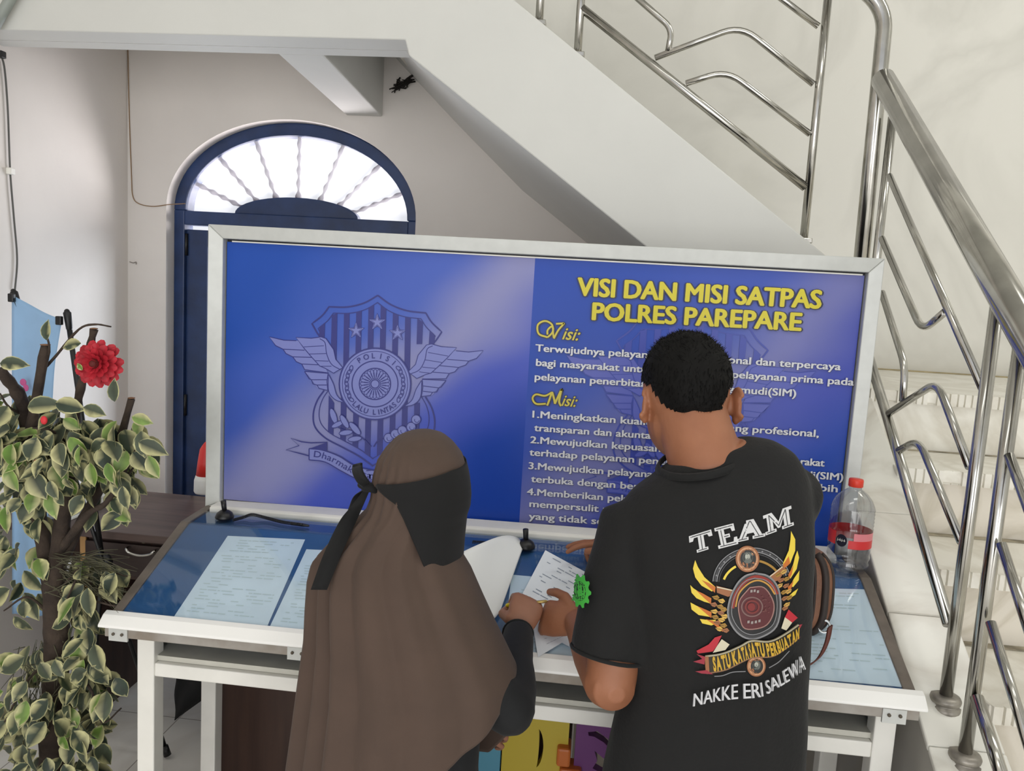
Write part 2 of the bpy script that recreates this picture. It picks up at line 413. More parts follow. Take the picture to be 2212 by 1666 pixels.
# landing, lower flight, kerb
build('landing', MB().box((0.70, 2.43, 1.25), (3.0, YW - 0.015, 1.438)), M['stepm'], st)
build('landing_support', MB().box((0.72, SY + 0.02, 0), (3.0, YW, 1.25)), M['concrete'], st)
wm = MB(); 
for k in range(8):
    yn = 2.42 - 0.288 * k; z = 1.438 - 0.18 * k
    tread = build('step', MB().box((0.84, yn, z - 0.034), (3.0, yn + (0.31 if k else 0.0095), z)), M['stepm'], st, bevel=0.004)
    build('riser', MB().box((0.84, yn + 0.02, z - 0.18), (3.0, yn + 0.05, z - 0.034)), marble('riser_marble', (226, 219, 206), (208, 200, 184), 0.35, None, scale=4), tread)
    # chipped ribbed nosing strip
    r_ = MB(); x = 0.845; rg = []; prev = 0.0
    while x < 2.4:
        wd = 0.014 + 0.008 * rng.rand(); bk_ = rng.rand() < 0.12
        for xx, e in ((x, -0.001), (x + 0.002, 0.006 if not bk_ else -0.004), (x + wd - 0.002, 0.006 if not bk_ else -0.004), (x + wd, -0.001)):
            rg.append([(xx, yn - e, z - 0.037), (xx, yn - e, z + 0.0005), (xx, yn + 0.006, z + 0.0005), (xx, yn + 0.006, z - 0.037)])
        x += wd + 0.0015
    r_.loft(rg, 0, (True, True), False)
    build('nosing', r_, M['stepm'], tread)
    bd = MB().box((0.845, yn + 0.285, z + 0.0005), (2.9, yn + 0.307, z + 0.003)); 
    if k: build('grime_line', bd, mat('step_grime', (182, 172, 150), 0.9, var=0.3, vscale=20), tread)
build('landing_grime', MB().box((0.72, YW - 0.045, 1.4385), (2.9, YW - 0.016, 1.442)), mat('landing_dirt', (196, 180, 140), 0.9, var=0.25, vscale=14), st)
kt = lambda y: 1.438 - 0.04 - 0.6316 * (2.42 - y)
kerb = MB().prism([(0.710, 2.55, kt(2.44)), (0.710, 2.44, kt(2.44)), (0.710, 0.25, kt(0.25)), (0.710, 0.25, 0), (0.710, 2.55, 0)], (0.128, 0, 0))
build('kerb', kerb, M['concrete'], st)
kk = MB()
yb = [2.44, 2.02, 1.76, 1.50, 1.22, 0.94, 0.66, 0.40]
for a, b in zip(yb[:-1], yb[1:]):
    V = [(0.707, a - .003, kt(a)), (0.852, a - .003, kt(a)), (0.852, b, kt(b)), (0.707, b, kt(b))]; kk.prism(V, (0, 0, 0.014))
build('kerb_tiles', kk, marble('kerb_marble', (224, 222, 213), (202, 197, 186), 0.25, None, scale=2.2), st, bevel=0.003)
fv = MB().box((0.03, SY + 0.05, 0), (0.68, SY + 0.08, 1.35)); build('under_stair_panel', fv, mat('cream_paint', (205, 196, 180), 0.7, var=0.06, vscale=5), st)

# ---------------------------------------------------------------- stair railings
rl = thing('stair_railing', 'stainless steel railing with bent bars and thick handrail on the nearer lower flight', 'railing', (0.77, 1.6, 0.85), 'stair railings')
RX = 0.77
def lx(u, v): return PX(u, v, RX)
def pipe(pts, r, name, parent, rr=0.05, n=12): return build(name, MB().tube(fil(pts, rr), r, n), M['steel'], parent)
P1b, P1t = np.array([RX, 1.585, kt(1.585) + 0.01]), np.array([RX, 1.585, 1.69])
P2b, P2t = np.array([RX, 1.485, kt(1.485) + 0.01]), np.array([RX, 1.485, 1.62])
NY = 2.385
for a, b in ((P1b, P1t), (P2b, P2t), (np.array([RX, 0.72, kt(0.72)]), np.array([RX, 0.72, 1.0]))):
    pst = pipe([a, b], 0.0125, 'post', rl)
    build('flange', MB().lathe([(0.030, -0.020), (0.032, -0.012), (0.030, -0.005), (0.025, -0.003), (0.025, 0.000), (0.029, 0.002), (0.030, 0.008), (0.027, 0.014), (0.018, 0.016), (0.0127, 0.0165)], a, 24), M['dull'], pst)
# handrail line
h0 = lx(1908, 172); h1 = lx(2182, 655); hs = (h1[2] - h0[2]) / (h1[1] - h0[1])
h2 = np.array([RX, 0.55, h1[2] + hs * (0.55 - h1[1])])
build('handrail', MB().tube([h0, h1, h2], 0.0315, 20), M['steel'], rl)
br0 = lx(1895, 830); br1 = lx(2050, 1350); bs = (br1[2] - br0[2]) / (br1[1] - br0[1])
pipe([np.array([RX, NY, br0[2] + bs * (NY - br0[1])]), br1], 0.0125, 'bottom_rail', rl)
Lb = [[(1920, 893), (2025, 825), (2095, 1010)], [(1942, 973), (1985, 950), (2077, 1172)], [(1905, 632), (1955, 790), (1950, 868)], [(1921, 380), (2125, 843)], [(1905, 515), (1992, 716), (2040, 675)]]
bars = [[lx(*q) for q in b] for b in Lb]
for b in bars: pipe(b, 0.0088, 'bent_bar', rl)
# the next panel nearer the camera hangs from its own post
for b in ([(2180, 984), (2262, 1210)], [(2163, 1176), (2262, 1482)], [(2140, 1345), (2250, 1700)]): pipe([lx(*q) for q in b], 0.0092, 'bent_bar', rl)
pipe([lx(2110, 1506), lx(2200, 1790)], 0.012, 'bottom_rail', rl)

ur = thing('stair_railing', 'stainless steel railing on the rising flight across the back wall', 'railing', (0.3, 2.49, 2.0), 'stair railings')
RY = 2.49
def ly(u, v): return PY(u, v, RY)
for bot, tp in (((1165, 42), (1170, -120)), ((1248, 112), (1262, -130)), ((1736, 518), (1784, -80))):
    a = ly(*bot); b = ly(*tp); a[2] = top(a[0]) - 0.005; b[0] = a[0]
    pst = pipe([a, b], 0.0125, 'post', ur)
    build('flange', MB().box((a[0] - 0.022, RY - 0.02, a[2] + 0.0), (a[0] + 0.022, RY + 0.02, a[2] + 0.016)), M['steel'], pst, bevel=0.003)
for b in [[(1257, 18), (1740, 405)], ]: pipe([ly(*q) for q in b], 0.0135, 'bottom_rail', ur)
for b in [[(1415, 125), (1600, 55), (1757, 182)], [(1482, 180), (1570, 152), (1750, 290)], [(1330, -45), (1452, 62), (1443, 112)], [(1600, -70), (1768, 57)]]:
    pipe([ly(*q) for q in b], 0.0095, 'bent_bar', ur, 0.06)
nw = PY(1888, 300, 2.43); nt_ = PY(1912, 12, 2.43)
hr = [np.array([nt_[0] - 0.9, 2.47, nt_[2] + 0.02 + 0.9 * 0.724]), np.array([nw[0], 2.45, nt_[2]]), np.array([nw[0], 2.41, 1.43])]
build('handrail', MB().tube(fil(hr, 0.07, 8), 0.0225, 16), M['steel'], ur)
build('newel_post', MB().tube([np.array([nw[0] + 0.035, 2.40, 2.23]), np.array([nw[0] + 0.035, 2.40, 1.43])], 0.0125, 12), M['steel'], ur)
build('flange', MB().lathe([(0.045, 0), (0.045, 0.012), (0.028, 0.02)], (nw[0], 2.41, 1.438), 18), M['steel'], ur)

# sloping conduit at the upper left, cable on the left wall, dirt under the flight
q = [PY(-60, 140, SY - 0.03), PY(10, 20, SY - 0.03), PY(60, -70, SY - 0.03)]
build('conduit', MB().tube(q, 0.016, 14), mat('grey_pipe', (150, 156, 150), 0.5), label='grey sloping pipe fixed to the plaster in the upper left corner', cat='pipe')
cq = [PX(u, v, XL + 0.008) for u, v in ((2, 118), (10, 150), (17, 240), (22, 370), (30, 470), (37, 560), (32, 630))]
cbt = thing('cable', 'thin grey cable hanging down the left wall to the blue banner', 'cable', cq[-1])
build('wire', MB().tube(spl(cq), 0.0032, 8), mat('grey_cable', (84, 84, 80), 0.5), cbt)
for k in (0, 3): build('clip', MB().box(cq[k] - np.array([0.008, 0.012, 0.012]), cq[k] + np.array([0.012, 0.012, 0.012])), M['black'] if k == 0 else M['white'], cbt, bevel=0.003)
wq = [PY(u, v, YW - 0.003) for u, v in ((276, 100), (279, 240), (284, 380), (287, 424), (300, 440), (330, 446), (365, 442), (400, 440))]
build('wire', MB().tube(spl(wq), 0.0022, 6), mat('rusty_wire', (150, 122, 92), 0.7), label='thin rusty wire in the wall corner bending to the door arch', cat='wire')
cw = MB(); cc = PY(872, 182, YW - 0.02)
for k in range(46):
    a, b = rng.randn(3) * [0.022, 0.006, 0.010], rng.randn(3) * [0.026, 0.006, 0.013]
    sgn = -0.5
    a[2] -= sgn * a[0]; b[2] -= sgn * b[0]
    cw.tube([cc + a, cc + (a + b) / 2 + rng.randn(3) * 0.003, cc + b], 0.0016 + 0.0022 * rng.rand(), 5)
build('cobweb', cw, mat('cobweb_dirt', (34, 30, 26), 0.95), label='dark dusty cobweb clump on the wall under the sloping flight', cat='cobweb')
gk = PY(288, 568, YW - 0.006)
gm = MB(); gm.tube(spl([gk + np.array([-0.018, 0, 0.004]), gk, gk + np.array([0.012, 0, 0.004]), gk + np.array([0.016, -0.004, -0.006])]), [0.002] * 24 + [0.002], 6)
build('wall_hook', gm, mat('hook_metal', (140, 134, 128), 0.5, 0.4), label='small bent hook on the wall left of the blue door', cat='hook')
# ---------------------------------------------------------------- display desk with sloping glazed top
def dk(x, y, z): return (x, y - 0.027 * (x + 0.175), z + 0.018 * (x + 0.175) * min(1.0, z / 0.9))
XA, XB = -1.05, 0.692
YR, ZR, YBEND, ZB, YBK = 1.552, 0.893, 1.86, 1.022, 2.02
def zs(y): return ZR + (y - YR) * (ZB - ZR) / (YBEND - YR) if y < YBEND else ZB + (y - YBEND) * 0.04
def PSL(u, v, lift=0.0):
    """point of the sloping top seen at a photo position"""
    r = _ray(u, v); t0, t1 = 0.8, 3.0
    def g(t):
        p = r * t + np.array([0, 0, HC]); y = p[1] + 0.027 * (p[0] + 0.175)
        return p[2] - (zs(y) + 0.018 * (p[0] + 0.175) + lift)
    for _ in range(50):
        m_ = (t0 + t1) / 2
        if g(m_) > 0: t0 = m_
        else: t1 = m_
    return r * t0 + np.array([0, 0, HC])
M['cloth'] = mat('blue_cloth', (40, 92, 148), 0.7, var=0.1, vscale=5)
M['glass'] = glass_pane('desk_glass')
M['strip'] = mat('aged_edge_strip', (118, 108, 98), 0.55, var=0.15, vscale=20)
M['panelgrey'] = mat('old_white_paint', (208, 206, 194), 0.6, var=0.07, vscale=10)
dt = thing('display_desk', 'white display desk with sloping blue glazed top under the large blue board', 'desk', dk(-0.175, 1.75, 0))
Dw = M['white']
for x0 in (-0.988, 0.622):
    for y0 in (1.565, 1.86):
        build('leg', MB().box((x0, y0, 0), (x0 + 0.042, y0 + 0.042, 0.875), fn=dk), Dw, dt, bevel=0.003)
build('front_rail', MB().box((-0.946, 1.567, 0.752), (0.622, 1.595, 0.785), fn=dk), Dw, dt, bevel=0.003)
build('back_rail', MB().box((-0.946, 1.87, 0.752), (0.622, 1.895, 0.785), fn=dk), Dw, dt, bevel=0.003)
for x0 in (-0.985, 0.63): build('side_rail', MB().box((x0, 1.607, 0.752), (x0 + 0.028, 1.86, 0.785), fn=dk), Dw, dt, bevel=0.003)
build('shelf', MB().box((-0.955, 1.58, 0.786), (0.63, 1.90, 0.798), fn=dk), M['panelgrey'], dt)
build('back_panel', MB().box((-0.95, 1.885, 0.80), (0.625, 1.895, 0.97), fn=dk), M['panelgrey'], dt)
for x0, dx in ((-0.985, 0.012), (0.645, 0.012)):
    V = [dk(x0, 1.607, 0.786), dk(x0, 1.90, 0.786), dk(x0, 1.90, 0.985), dk(x0, 1.862, 0.985), dk(x0, 1.607, 0.878)]
    build('side_panel', MB().prism(V, (dx, 0, 0)), M['panelgrey'], dt)
prof = [(YR + 0.006, zs(YR + 0.006)), (YBEND, ZB), (YBK, zs(YBK)), (YBK, zs(YBK) - 0.018), (YBEND + 0.003, ZB - 0.018), (YR + 0.006, zs(YR) - 0.018)]
build('top_board', MB().prism([dk(XA + 0.02, y, z) for y, z in prof], np.array(dk(XB - 0.02, 0, 0)) - np.array(dk(XA + 0.02, 0, 0)) + np.array([0, 0, 0.018 * (XB - XA - 0.04)])), M['cloth'], dt)
for nm, x0, x1 in (('edge_strip', XA, XA + 0.024), ('edge_strip', XB - 0.024, XB)):
    e = 0.006
    pr_ = [(YR + 0.004, zs(YR) + e), (YBEND, ZB + e), (YBK - 0.02, zs(YBK) + e), (YBK - 0.02, zs(YBK) - 0.02), (YBEND, ZB - 0.022), (YR + 0.004, zs(YR) - 0.022)]
    build(nm, MB().prism([dk(x0, y, z) for y, z in pr_], (x1 - x0, -0.027 * (x1 - x0), 0.018 * (x1 - x0))), M['strip'], dt, bevel=0.002)
# front rim: white folded profile over a grey batten
def bar_along(poly, x0, x1):
    return MB().prism([dk(x0, y, z) for y, z in poly], np.array([x1 - x0, -0.027 * (x1 - x0), 0.018 * (x1 - x0)]))
rim = bar_along([(YR - 0.022, ZR - 0.016), (YR - 0.022, ZR - 0.010), (YR - 0.002, ZR + 0.008), (YR + 0.012, ZR + 0.013), (YR + 0.012, ZR - 0.016)], XA - 0.012, XB + 0.012)
build('front_rim', rim, mat('bright_white_trim', (250, 249, 245), 0.4), dt, bevel=0.002)
bt = bar_along([(YR - 0.014, ZR - 0.040), (YR - 0.014, ZR - 0.016), (YR + 0.03, ZR - 0.016), (YR + 0.03, ZR - 0.040)], XA + 0.0, XB - 0.0)
bto = build('front_batten', bt, mat('worn_grey_batten', (176, 172, 166), 0.55, 0.15, var=0.25, vscale=9, c2=(140, 130, 118)), dt, bevel=0.002)
for x0 in (XA + 0.012, -0.615, -0.175, XB - 0.07):
    bp_ = build('bracket', bar_along([(YR - 0.017, ZR - 0.047), (YR - 0.017, ZR - 0.018), (YR - 0.012, ZR - 0.018), (YR - 0.012, ZR - 0.047)], x0, x0 + 0.045), M['alu'], bto)
    for sx in (0.012, 0.033): build('screw', MB().lathe([(0.0035, 0), (0.0035, 0.003)], dk(x0 + sx, YR - 0.020, ZR - 0.030), 8, axis=(0, 1, 0)), M['dirt'], bto)
# glazing: one sloping pane and one narrow pane on the level strip behind it
gp = bar_along([(YR + 0.013, zs(YR + 0.013) + 0.003), (YBEND - 0.002, ZB + 0.003), (YBEND - 0.002, ZB + 0.007), (YR + 0.013, zs(YR + 0.013) + 0.007)], XA + 0.026, XB - 0.026)
build('glass_pane', gp, M['glass'], dt)
gp = bar_along([(YBEND + 0.002, ZB + 0.003), (YBK - 0.07, zs(YBK - 0.07) + 0.003), (YBK - 0.07, zs(YBK - 0.07) + 0.007), (YBEND + 0.002, ZB + 0.007)], XA + 0.026, XB - 0.026)
build('glass_pane', gp, M['glass'], dt)
lg = bar_along([(1.955, 1.026), (1.955, 1.041), (1.965, 1.045), (2.03, 1.046), (2.03, 1.026)], XA + 0.03, XB - 0.05)
build('back_ledge', lg, M['white'], dt, bevel=0.003)

# ---------------------------------------------------------------- sheets under and on the glass
M['sheet'] = mat('pale_blue_sheet', (222, 238, 253), 0.6, var=0.04, vscale=9)
M['sheet2'] = mat('white_form', (240, 246, 252), 0.6, var=0.02, vscale=9)
M['ink'] = mat('faded_ink', (196, 214, 222), 0.7)
M['ink2'] = mat('form_ink', (150, 160, 176), 0.7)
def sheet(name, quad_, m, ink, label, cat, lift, group='printed forms on the desk', seed=0, nlines=26, mix=None):
    r_ = np.random.RandomState(seed)
    q = [PSL(u, v, lift) for u, v in quad_]     # far-left, far-right, near-right, near-left
    a, b, c_, d = q
    def S(s, t, e=0.0): 
        p_ = (a * (1 - s) + b * s) * (1 - t) + (d * (1 - s) + c_ * s) * t; return p_ + np.array([0, -0.38 * e, 0.92 * e])
    root = thing(name, label, cat, (a + b + c_ + d) / 4, group)
    mb = MB(); mb.grid([[S(s, t, 0.0004) for s in np.linspace(0, 1, 5)] for t in np.linspace(0, 1, 5)])
    mb.grid([[S(1 - s, t, 0.0) for s in np.linspace(0, 1, 5)] for t in np.linspace(0, 1, 5)])
    build('page', mb, m, root)
    k = MB()
    for i in range(nlines):
        t = 0.05 + 0.9 * i / nlines; s = 0.08 + (0.25 * r_.rand() if i < 5 else 0.05 * r_.rand())
        while s < 0.92:
            wd = 0.03 + 0.10 * r_.rand()
            if r_.rand() < 0.6:
                e = min(0.93, s + wd); h = 0.011
                k.add([S(s, t, .0009), S(s, t + h, .0009), S(e, t + h, .0009), S(e, t, .0009)], [(0, 1, 2, 3)])
            s += wd + 0.012 + (0.12 * r_.rand() if r_.rand() < 0.25 else 0)
            if r_.rand() < 0.10: break
    build('print', k, ink, root); return root
sheet('form_sheet', [(492, 1158), (659, 1166), (577, 1354), (375, 1334)], M['sheet'], M['ink'], 'pale blue form under the glass nearest the left end of the desk', 'form', 0.0008, seed=1)
sheet('form_sheet', [(662, 1187), (830, 1195), (790, 1378), (582, 1356)], M['sheet'], M['ink'], 'pale blue form under the glass partly hidden by the brown hijab', 'form', 0.0008, seed=2)
sheet('form_sheet', [(1660, 1268), (1876, 1274), (1962, 1486), (1720, 1464)], M['sheet'], M['ink'], 'large pale blue notice under the glass right of the brown bag', 'form', 0.0008, seed=3)
sheet('form_sheet', [(1105, 1180 + 62), (1330, 1262), (1350, 1440), (1085, 1418)], M['sheet'], M['ink'], 'pale blue sheet under the glass beneath the hands and loose papers', 'form', 0.0008, seed=4)
sheet('form_sheet', [(1178, 1189), (1330, 1272), (1272, 1420), (1104, 1330)], M['sheet2'], M['ink2'], 'loose white printed form lying askew in front of the man', 'paper', 0.0085, seed=5, nlines=20)
sheet('form_sheet', [(1150, 1345), (1240, 1330), (1232, 1378), (1162, 1420)], M['sheet2'], M['ink2'], 'small white slip below the two hands at the desk rim', 'paper', 0.0105, seed=6, nlines=5)

# big sheet being folded back: flat at the left, curling over at its right edge
cs = []
BL = PSL(1010, 1345, 0.01)
def curl(u, v, lift): 
    return PSL(u, v, 0.0) + np.array([0, -0.25 * lift, lift])
rows = []
L0, L1 = [(965, 1215), (952, 1330)], None
n1, n2 = 14, 20
lo = [(960, 1342), (1000, 1356), (1040, 1352), (1064, 1340), (1080, 1322)]
hi = [(960, 1212), (1030, 1178), (1085, 1158), (1118, 1162), (1130, 1182)]
def at_depth(u, v, d):
    """a point a little above the desk along the line of sight, d metres nearer than the glass"""
    p_ = PSL(u, v, 0.0); r = nrm(np.array([0, 0, HC]) - p_); return p_ + r * d
lo3 = spl([at_depth(u, v, d) for (u, v), d in zip(lo, (0.10, 0.055, 0.035, 0.03, 0.02))], 5)
hi3 = spl([at_depth(u, v, d) for (u, v), d in zip(hi, (0.16, 0.17, 0.15, 0.10, 0.045))], 5)
# return part of the curl going back under
lo3 += [at_depth(1072, 1318, 0.012), at_depth(1050, 1322, 0.008), at_depth(1020, 1325, 0.007)]
hi3 += [at_depth(1122, 1200, 0.025), at_depth(1100, 1205, 0.014), at_depth(1060, 1210, 0.009)]
mb = MB(); mb.grid([[a + (b - a) * t for t in np.linspace(0, 1, 14)] for a, b in zip(lo3, hi3)])
build('folded_sheet', mb, mat('white_paper', (246, 248, 247), 0.7, sheen=0.1), label='large white sheet curling over beside the woman in the hijab', cat='paper', solid=0.0006)

# ---------------------------------------------------------------- large framed board
YB = 2.03
bd = thing('information_board', 'large blue police information board in a silver frame on the desk', 'board', (-0.17, YB + 0.02, 1.02))
def B(u, v): p_ = PY(u, v, YB); return np.array([p_[0], p_[2]])
bx0, bx1, bz0, bz1 = -1.052, 0.705, 1.015, 1.800
ix0, ix1, iz0, iz1 = -1.013, 0.672, 1.030, 1.764
def frame_piece(a, b, c_, d):
    """mitred bar: outer a-b, inner c-d (x,z); front face slopes slightly to the inside"""
    V = [(a[0], YB - 0.014, a[1]), (b[0], YB - 0.014, b[1]), (c_[0], YB - 0.006, c_[1]), (d[0], YB - 0.006, d[1])]
    V += [(x, YB + 0.035, z) for x, _, z in V]
    return MB().add(V, [(0, 1, 2, 3), (7, 6, 5, 4), (0, 4, 5, 1), (1, 5, 6, 2), (2, 6, 7, 3), (3, 7, 4, 0)])
O_ = [(bx0, bz0), (bx1, bz0), (bx1, bz1), (bx0, bz1)]; I_ = [(ix0, iz0), (ix1, iz0), (ix1, iz1), (ix0, iz1)]
for k in range(4):
    k2 = (k + 1) % 4
    build('frame_bar', frame_piece(O_[k], O_[k2], I_[k2], I_[k]), M['alu'], bd, bevel=0.002)
build('backing', MB().box((ix0, YB + 0.02, iz0), (ix1, YB + 0.034, iz1)), M['black'], bd)
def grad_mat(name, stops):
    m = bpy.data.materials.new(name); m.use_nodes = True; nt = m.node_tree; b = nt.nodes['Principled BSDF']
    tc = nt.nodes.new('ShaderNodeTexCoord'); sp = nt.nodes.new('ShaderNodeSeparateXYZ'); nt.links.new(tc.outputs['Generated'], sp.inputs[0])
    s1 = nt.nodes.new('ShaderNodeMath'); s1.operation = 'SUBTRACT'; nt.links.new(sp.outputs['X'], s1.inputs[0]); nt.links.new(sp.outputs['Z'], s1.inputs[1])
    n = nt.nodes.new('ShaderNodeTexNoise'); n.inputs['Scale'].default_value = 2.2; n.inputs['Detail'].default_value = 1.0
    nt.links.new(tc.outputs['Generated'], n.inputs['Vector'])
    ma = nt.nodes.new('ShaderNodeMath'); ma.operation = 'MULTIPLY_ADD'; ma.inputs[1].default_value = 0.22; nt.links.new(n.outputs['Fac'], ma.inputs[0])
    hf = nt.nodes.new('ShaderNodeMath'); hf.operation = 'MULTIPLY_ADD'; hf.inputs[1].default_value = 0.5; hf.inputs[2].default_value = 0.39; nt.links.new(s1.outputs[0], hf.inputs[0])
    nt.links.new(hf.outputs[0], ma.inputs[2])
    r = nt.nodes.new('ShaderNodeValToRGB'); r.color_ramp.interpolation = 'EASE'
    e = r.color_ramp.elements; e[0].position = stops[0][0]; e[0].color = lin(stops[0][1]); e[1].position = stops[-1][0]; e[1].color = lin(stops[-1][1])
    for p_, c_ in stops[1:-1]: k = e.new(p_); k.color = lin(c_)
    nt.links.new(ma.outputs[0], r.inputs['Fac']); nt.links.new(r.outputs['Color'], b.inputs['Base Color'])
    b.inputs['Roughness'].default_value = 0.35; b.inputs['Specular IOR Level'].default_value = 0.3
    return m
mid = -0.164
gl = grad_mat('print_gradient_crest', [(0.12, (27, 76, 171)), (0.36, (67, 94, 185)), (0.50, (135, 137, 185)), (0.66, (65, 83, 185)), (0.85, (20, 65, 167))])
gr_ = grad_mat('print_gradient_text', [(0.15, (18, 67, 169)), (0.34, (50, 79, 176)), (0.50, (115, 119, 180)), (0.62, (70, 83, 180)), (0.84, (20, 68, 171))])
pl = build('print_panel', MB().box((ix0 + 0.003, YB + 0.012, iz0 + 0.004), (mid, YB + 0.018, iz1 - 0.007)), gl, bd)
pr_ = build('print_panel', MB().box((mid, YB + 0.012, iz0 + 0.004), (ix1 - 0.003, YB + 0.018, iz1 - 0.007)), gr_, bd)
YP = YB + 0.012
M['navy'] = mat('print_navy', (30, 36, 122), 0.4); M['lav'] = mat('print_lavender', (118, 126, 192), 0.4)
M['faint'] = mat('print_faint_blue', (52, 68, 166), 0.4); M['faint2'] = mat('print_faint_lavender', (84, 94, 184), 0.4)
M['yellow'] = mat('print_yellow', (212, 198, 30), 0.4); M['ptext'] = mat('print_white', (214, 216, 222), 0.4); M['pblack'] = mat('print_dark', (18, 22, 58), 0.4)

def tri2(mb, poly, conv, mi):
    tri = tessellate_polygon([[Vector((p_[0], p_[1], 0)) for p_ in poly]])
    V = [conv(p_) for p_ in poly]
    Fs = []
    for t in tri:
        a, b, c_ = (np.array(V[i]) for i in t)
        Fs.append(t if np.cross(b - a, c_ - a)[1] < 0 else t[::-1])
    mb.add(V, Fs, mi)

CAPH = text2('H')[0][:, 1].max()
def emblem(mb, T, ydk, ylt):
    """police crest; drawing units turned into board metres by T; dark lines at depth ydk, pale fills at ylt"""
    def cv(yy): return lambda p_: (lambda q: (q[0], yy, q[1]))(T(p_))
    lay = [0]
    def nxt(): lay[0] += 1; return ydk - 0.00002 * lay[0]
    def axis(y): return 878 - 38 * (y - 127) / 1238.0
    def mir(p_): a = axis(p_[1]); u = p_[0] - a; return (a - u, p_[1] - 0.064 * 2 * u)
    def dark(poly): tri2(mb, poly, cv(nxt()), 0)
    def pale(poly): tri2(mb, poly, cv(nxt()), 1)
    pale2 = pale
    def line(pts, w_=7, closed=False, yy=None):
        y_ = nxt()
        for q in stroke2(pts, w_, closed): tri2(mb, q, cv(y_), 0)
    both = lambda f, pts, *a: (f(pts, *a), f([mir(p_) for p_ in pts], *a))
    half = spl([(878, 127), (780, 182), (660, 211), (525, 210)], 5)[:-1] + spl([(525, 210), (478, 272), (402, 332)], 4)[:-1] + [(402, 332), (440, 400), (470, 440)]
    low = spl([(490, 815), (440, 890), (412, 985), (425, 1080), (500, 1160), (620, 1225), (740, 1290), (845, 1365)], 5)
    both(line, half, 11); both(line, low, 11)
    inner = lambda p_: (862 + (p_[0] - 862) * 0.905, 745 + (p_[1] - 745) * 0.915)
    hi_, li_ = [inner(p_) for p_ in half], [inner(p_) for p_ in low]
    both(line, hi_, 6); both(line, li_, 6)
    top_p = sorted(hi_ + [mir(p_) for p_ in hi_]); low_p = sorted(li_ + [mir(p_) for p_ in li_])
    tx = np.array(top_p); lx_ = np.array(low_p)
    def ytop(x):
        # upper outline: highest point of the polyline at x
        best = 9999
        pts = hi_[::-1] + [mir(p_) for p_ in hi_][1:]
        for a, b in zip(pts[:-1], pts[1:]):
            if min(a[0], b[0]) <= x <= max(a[0], b[0]) and abs(a[0] - b[0]) > 1e-6:
                best = min(best, a[1] + (b[1] - a[1]) * (x - a[0]) / (b[0] - a[0]))
        return best
    def ylow(x):
        best = -1
        pts = li_ + [mir(p_) for p_ in li_][::-1]
        for a, b in zip(pts[:-1], pts[1:]):
            if min(a[0], b[0]) <= x <= max(a[0], b[0]) and abs(a[0] - b[0]) > 1e-6:
                best = max(best, a[1] + (b[1] - a[1]) * (x - a[0]) / (b[0] - a[0]))
        return best
    ccx, ccy, RR = 860, 768, 258
    def mid_top(x):
        d = abs(x - ccx)
        if d < RR: return ccy - math.sqrt(RR * RR - d * d) - 2
        return 620 if d < 300 else 480
    def mid_bot(x):
        d = abs(x - ccx)
        if d < RR: return ccy + math.sqrt(RR * RR - d * d) + 2
        return 905 if d < 330 else 850
    for k in range(-5, 6):
        xc = 868 + 88.5 * (k - 0.5)
        for s_, e_, ya, yb_ in ((-20, 20, ytop, mid_top), (-20, 20, mid_bot, ylow)):
            off = 8 if ya is ytop else -14
            xa, xb = xc + s_ + off, xc + e_ + off
            y0, y1 = ya(xa), ya(xb); y2, y3 = yb_(xa), yb_(xb)
            if max(y0, y1) > 9000 or min(y2, y3) < 0 or min(y2, y3) - max(y0, y1) < 25: continue
            dark([(xa + 0, y0), (xb + 0, y1), (xb - 6, y3), (xa - 6, y2)])
    for sx, sy, r in ((722, 383, 62), (875, 322, 64), (1022, 400, 62)):
        star = [(sx + r * (1 if i % 2 == 0 else 0.42) * math.sin(PI * i / 5), sy - r * (1 if i % 2 == 0 else 0.42) * math.cos(PI * i / 5)) for i in range(10)]
        st2 = [(sx + (p_[0] - sx) * 0.72, sy + (p_[1] - sy) * 0.72) for p_ in star]
        pale2(star); line(star, 6, True, ydk - 0.0009); line(st2, 5, True, ydk - 0.0009)
    # wings
    wings = [[(95, 428), (200, 452), (300, 455), (420, 470), (520, 690), (350, 668), (330, 622), (290, 605), (265, 572), (215, 545), (195, 517), (140, 490)],
             [(350, 676), (520, 692), (515, 815), (440, 795), (400, 738)]]
    for wg in wings: both(pale2, wg)
    for ln in ([(290, 455), (200, 452), (95, 428), (140, 490), (195, 517)], [(195, 517), (350, 524)], [(195, 517), (215, 548), (265, 572), (430, 577)], [(265, 572), (290, 607), (330, 624), (505, 632)], [(330, 624), (350, 664), (400, 672), (520, 688)],
               [(350, 678), (520, 692)], [(350, 678), (382, 730), (400, 738), (510, 738)], [(400, 738), (410, 768), (440, 776), (510, 776)], [(440, 776), (455, 800), (515, 815)], [(520, 690), (512, 750), (518, 815)]):
        both(line, ln, 6)
    inn = [(288, 432), (400, 438), (470, 428), (505, 440), (560, 520), (575, 590), (625, 650), (560, 690), (500, 655), (460, 638), (425, 600), (385, 555), (345, 508)]
    both(pale2, inn); both(line, inn, 6, True, ydk - 0.0009)
    for ln in ([(345, 500), (490, 492)], [(385, 552), (508, 548)], [(425, 600), (525, 603)], [(460, 640), (545, 640)]): both(line, ln, 5, False, ydk - 0.0009)
    arm = spl([(460, 440), (498, 470), (510, 550), (545, 625), (610, 665)], 5); both(line, arm, 6, False, ydk - 0.0009)
    sw = spl([(525, 700), (560, 770), (585, 850), (640, 905)], 5); sw2 = spl([(640, 905), (570, 880), (525, 820), (522, 700)], 5)
    both(pale2, sw + sw2[1:]); both(line, sw, 6, False, ydk - 0.0009); both(line, sw2, 6, False, ydk - 0.0009)
    # central disc
    tri2(mb, circ2((ccx, ccy), RR, 60), cv(nxt()), 1)
    yy = nxt()
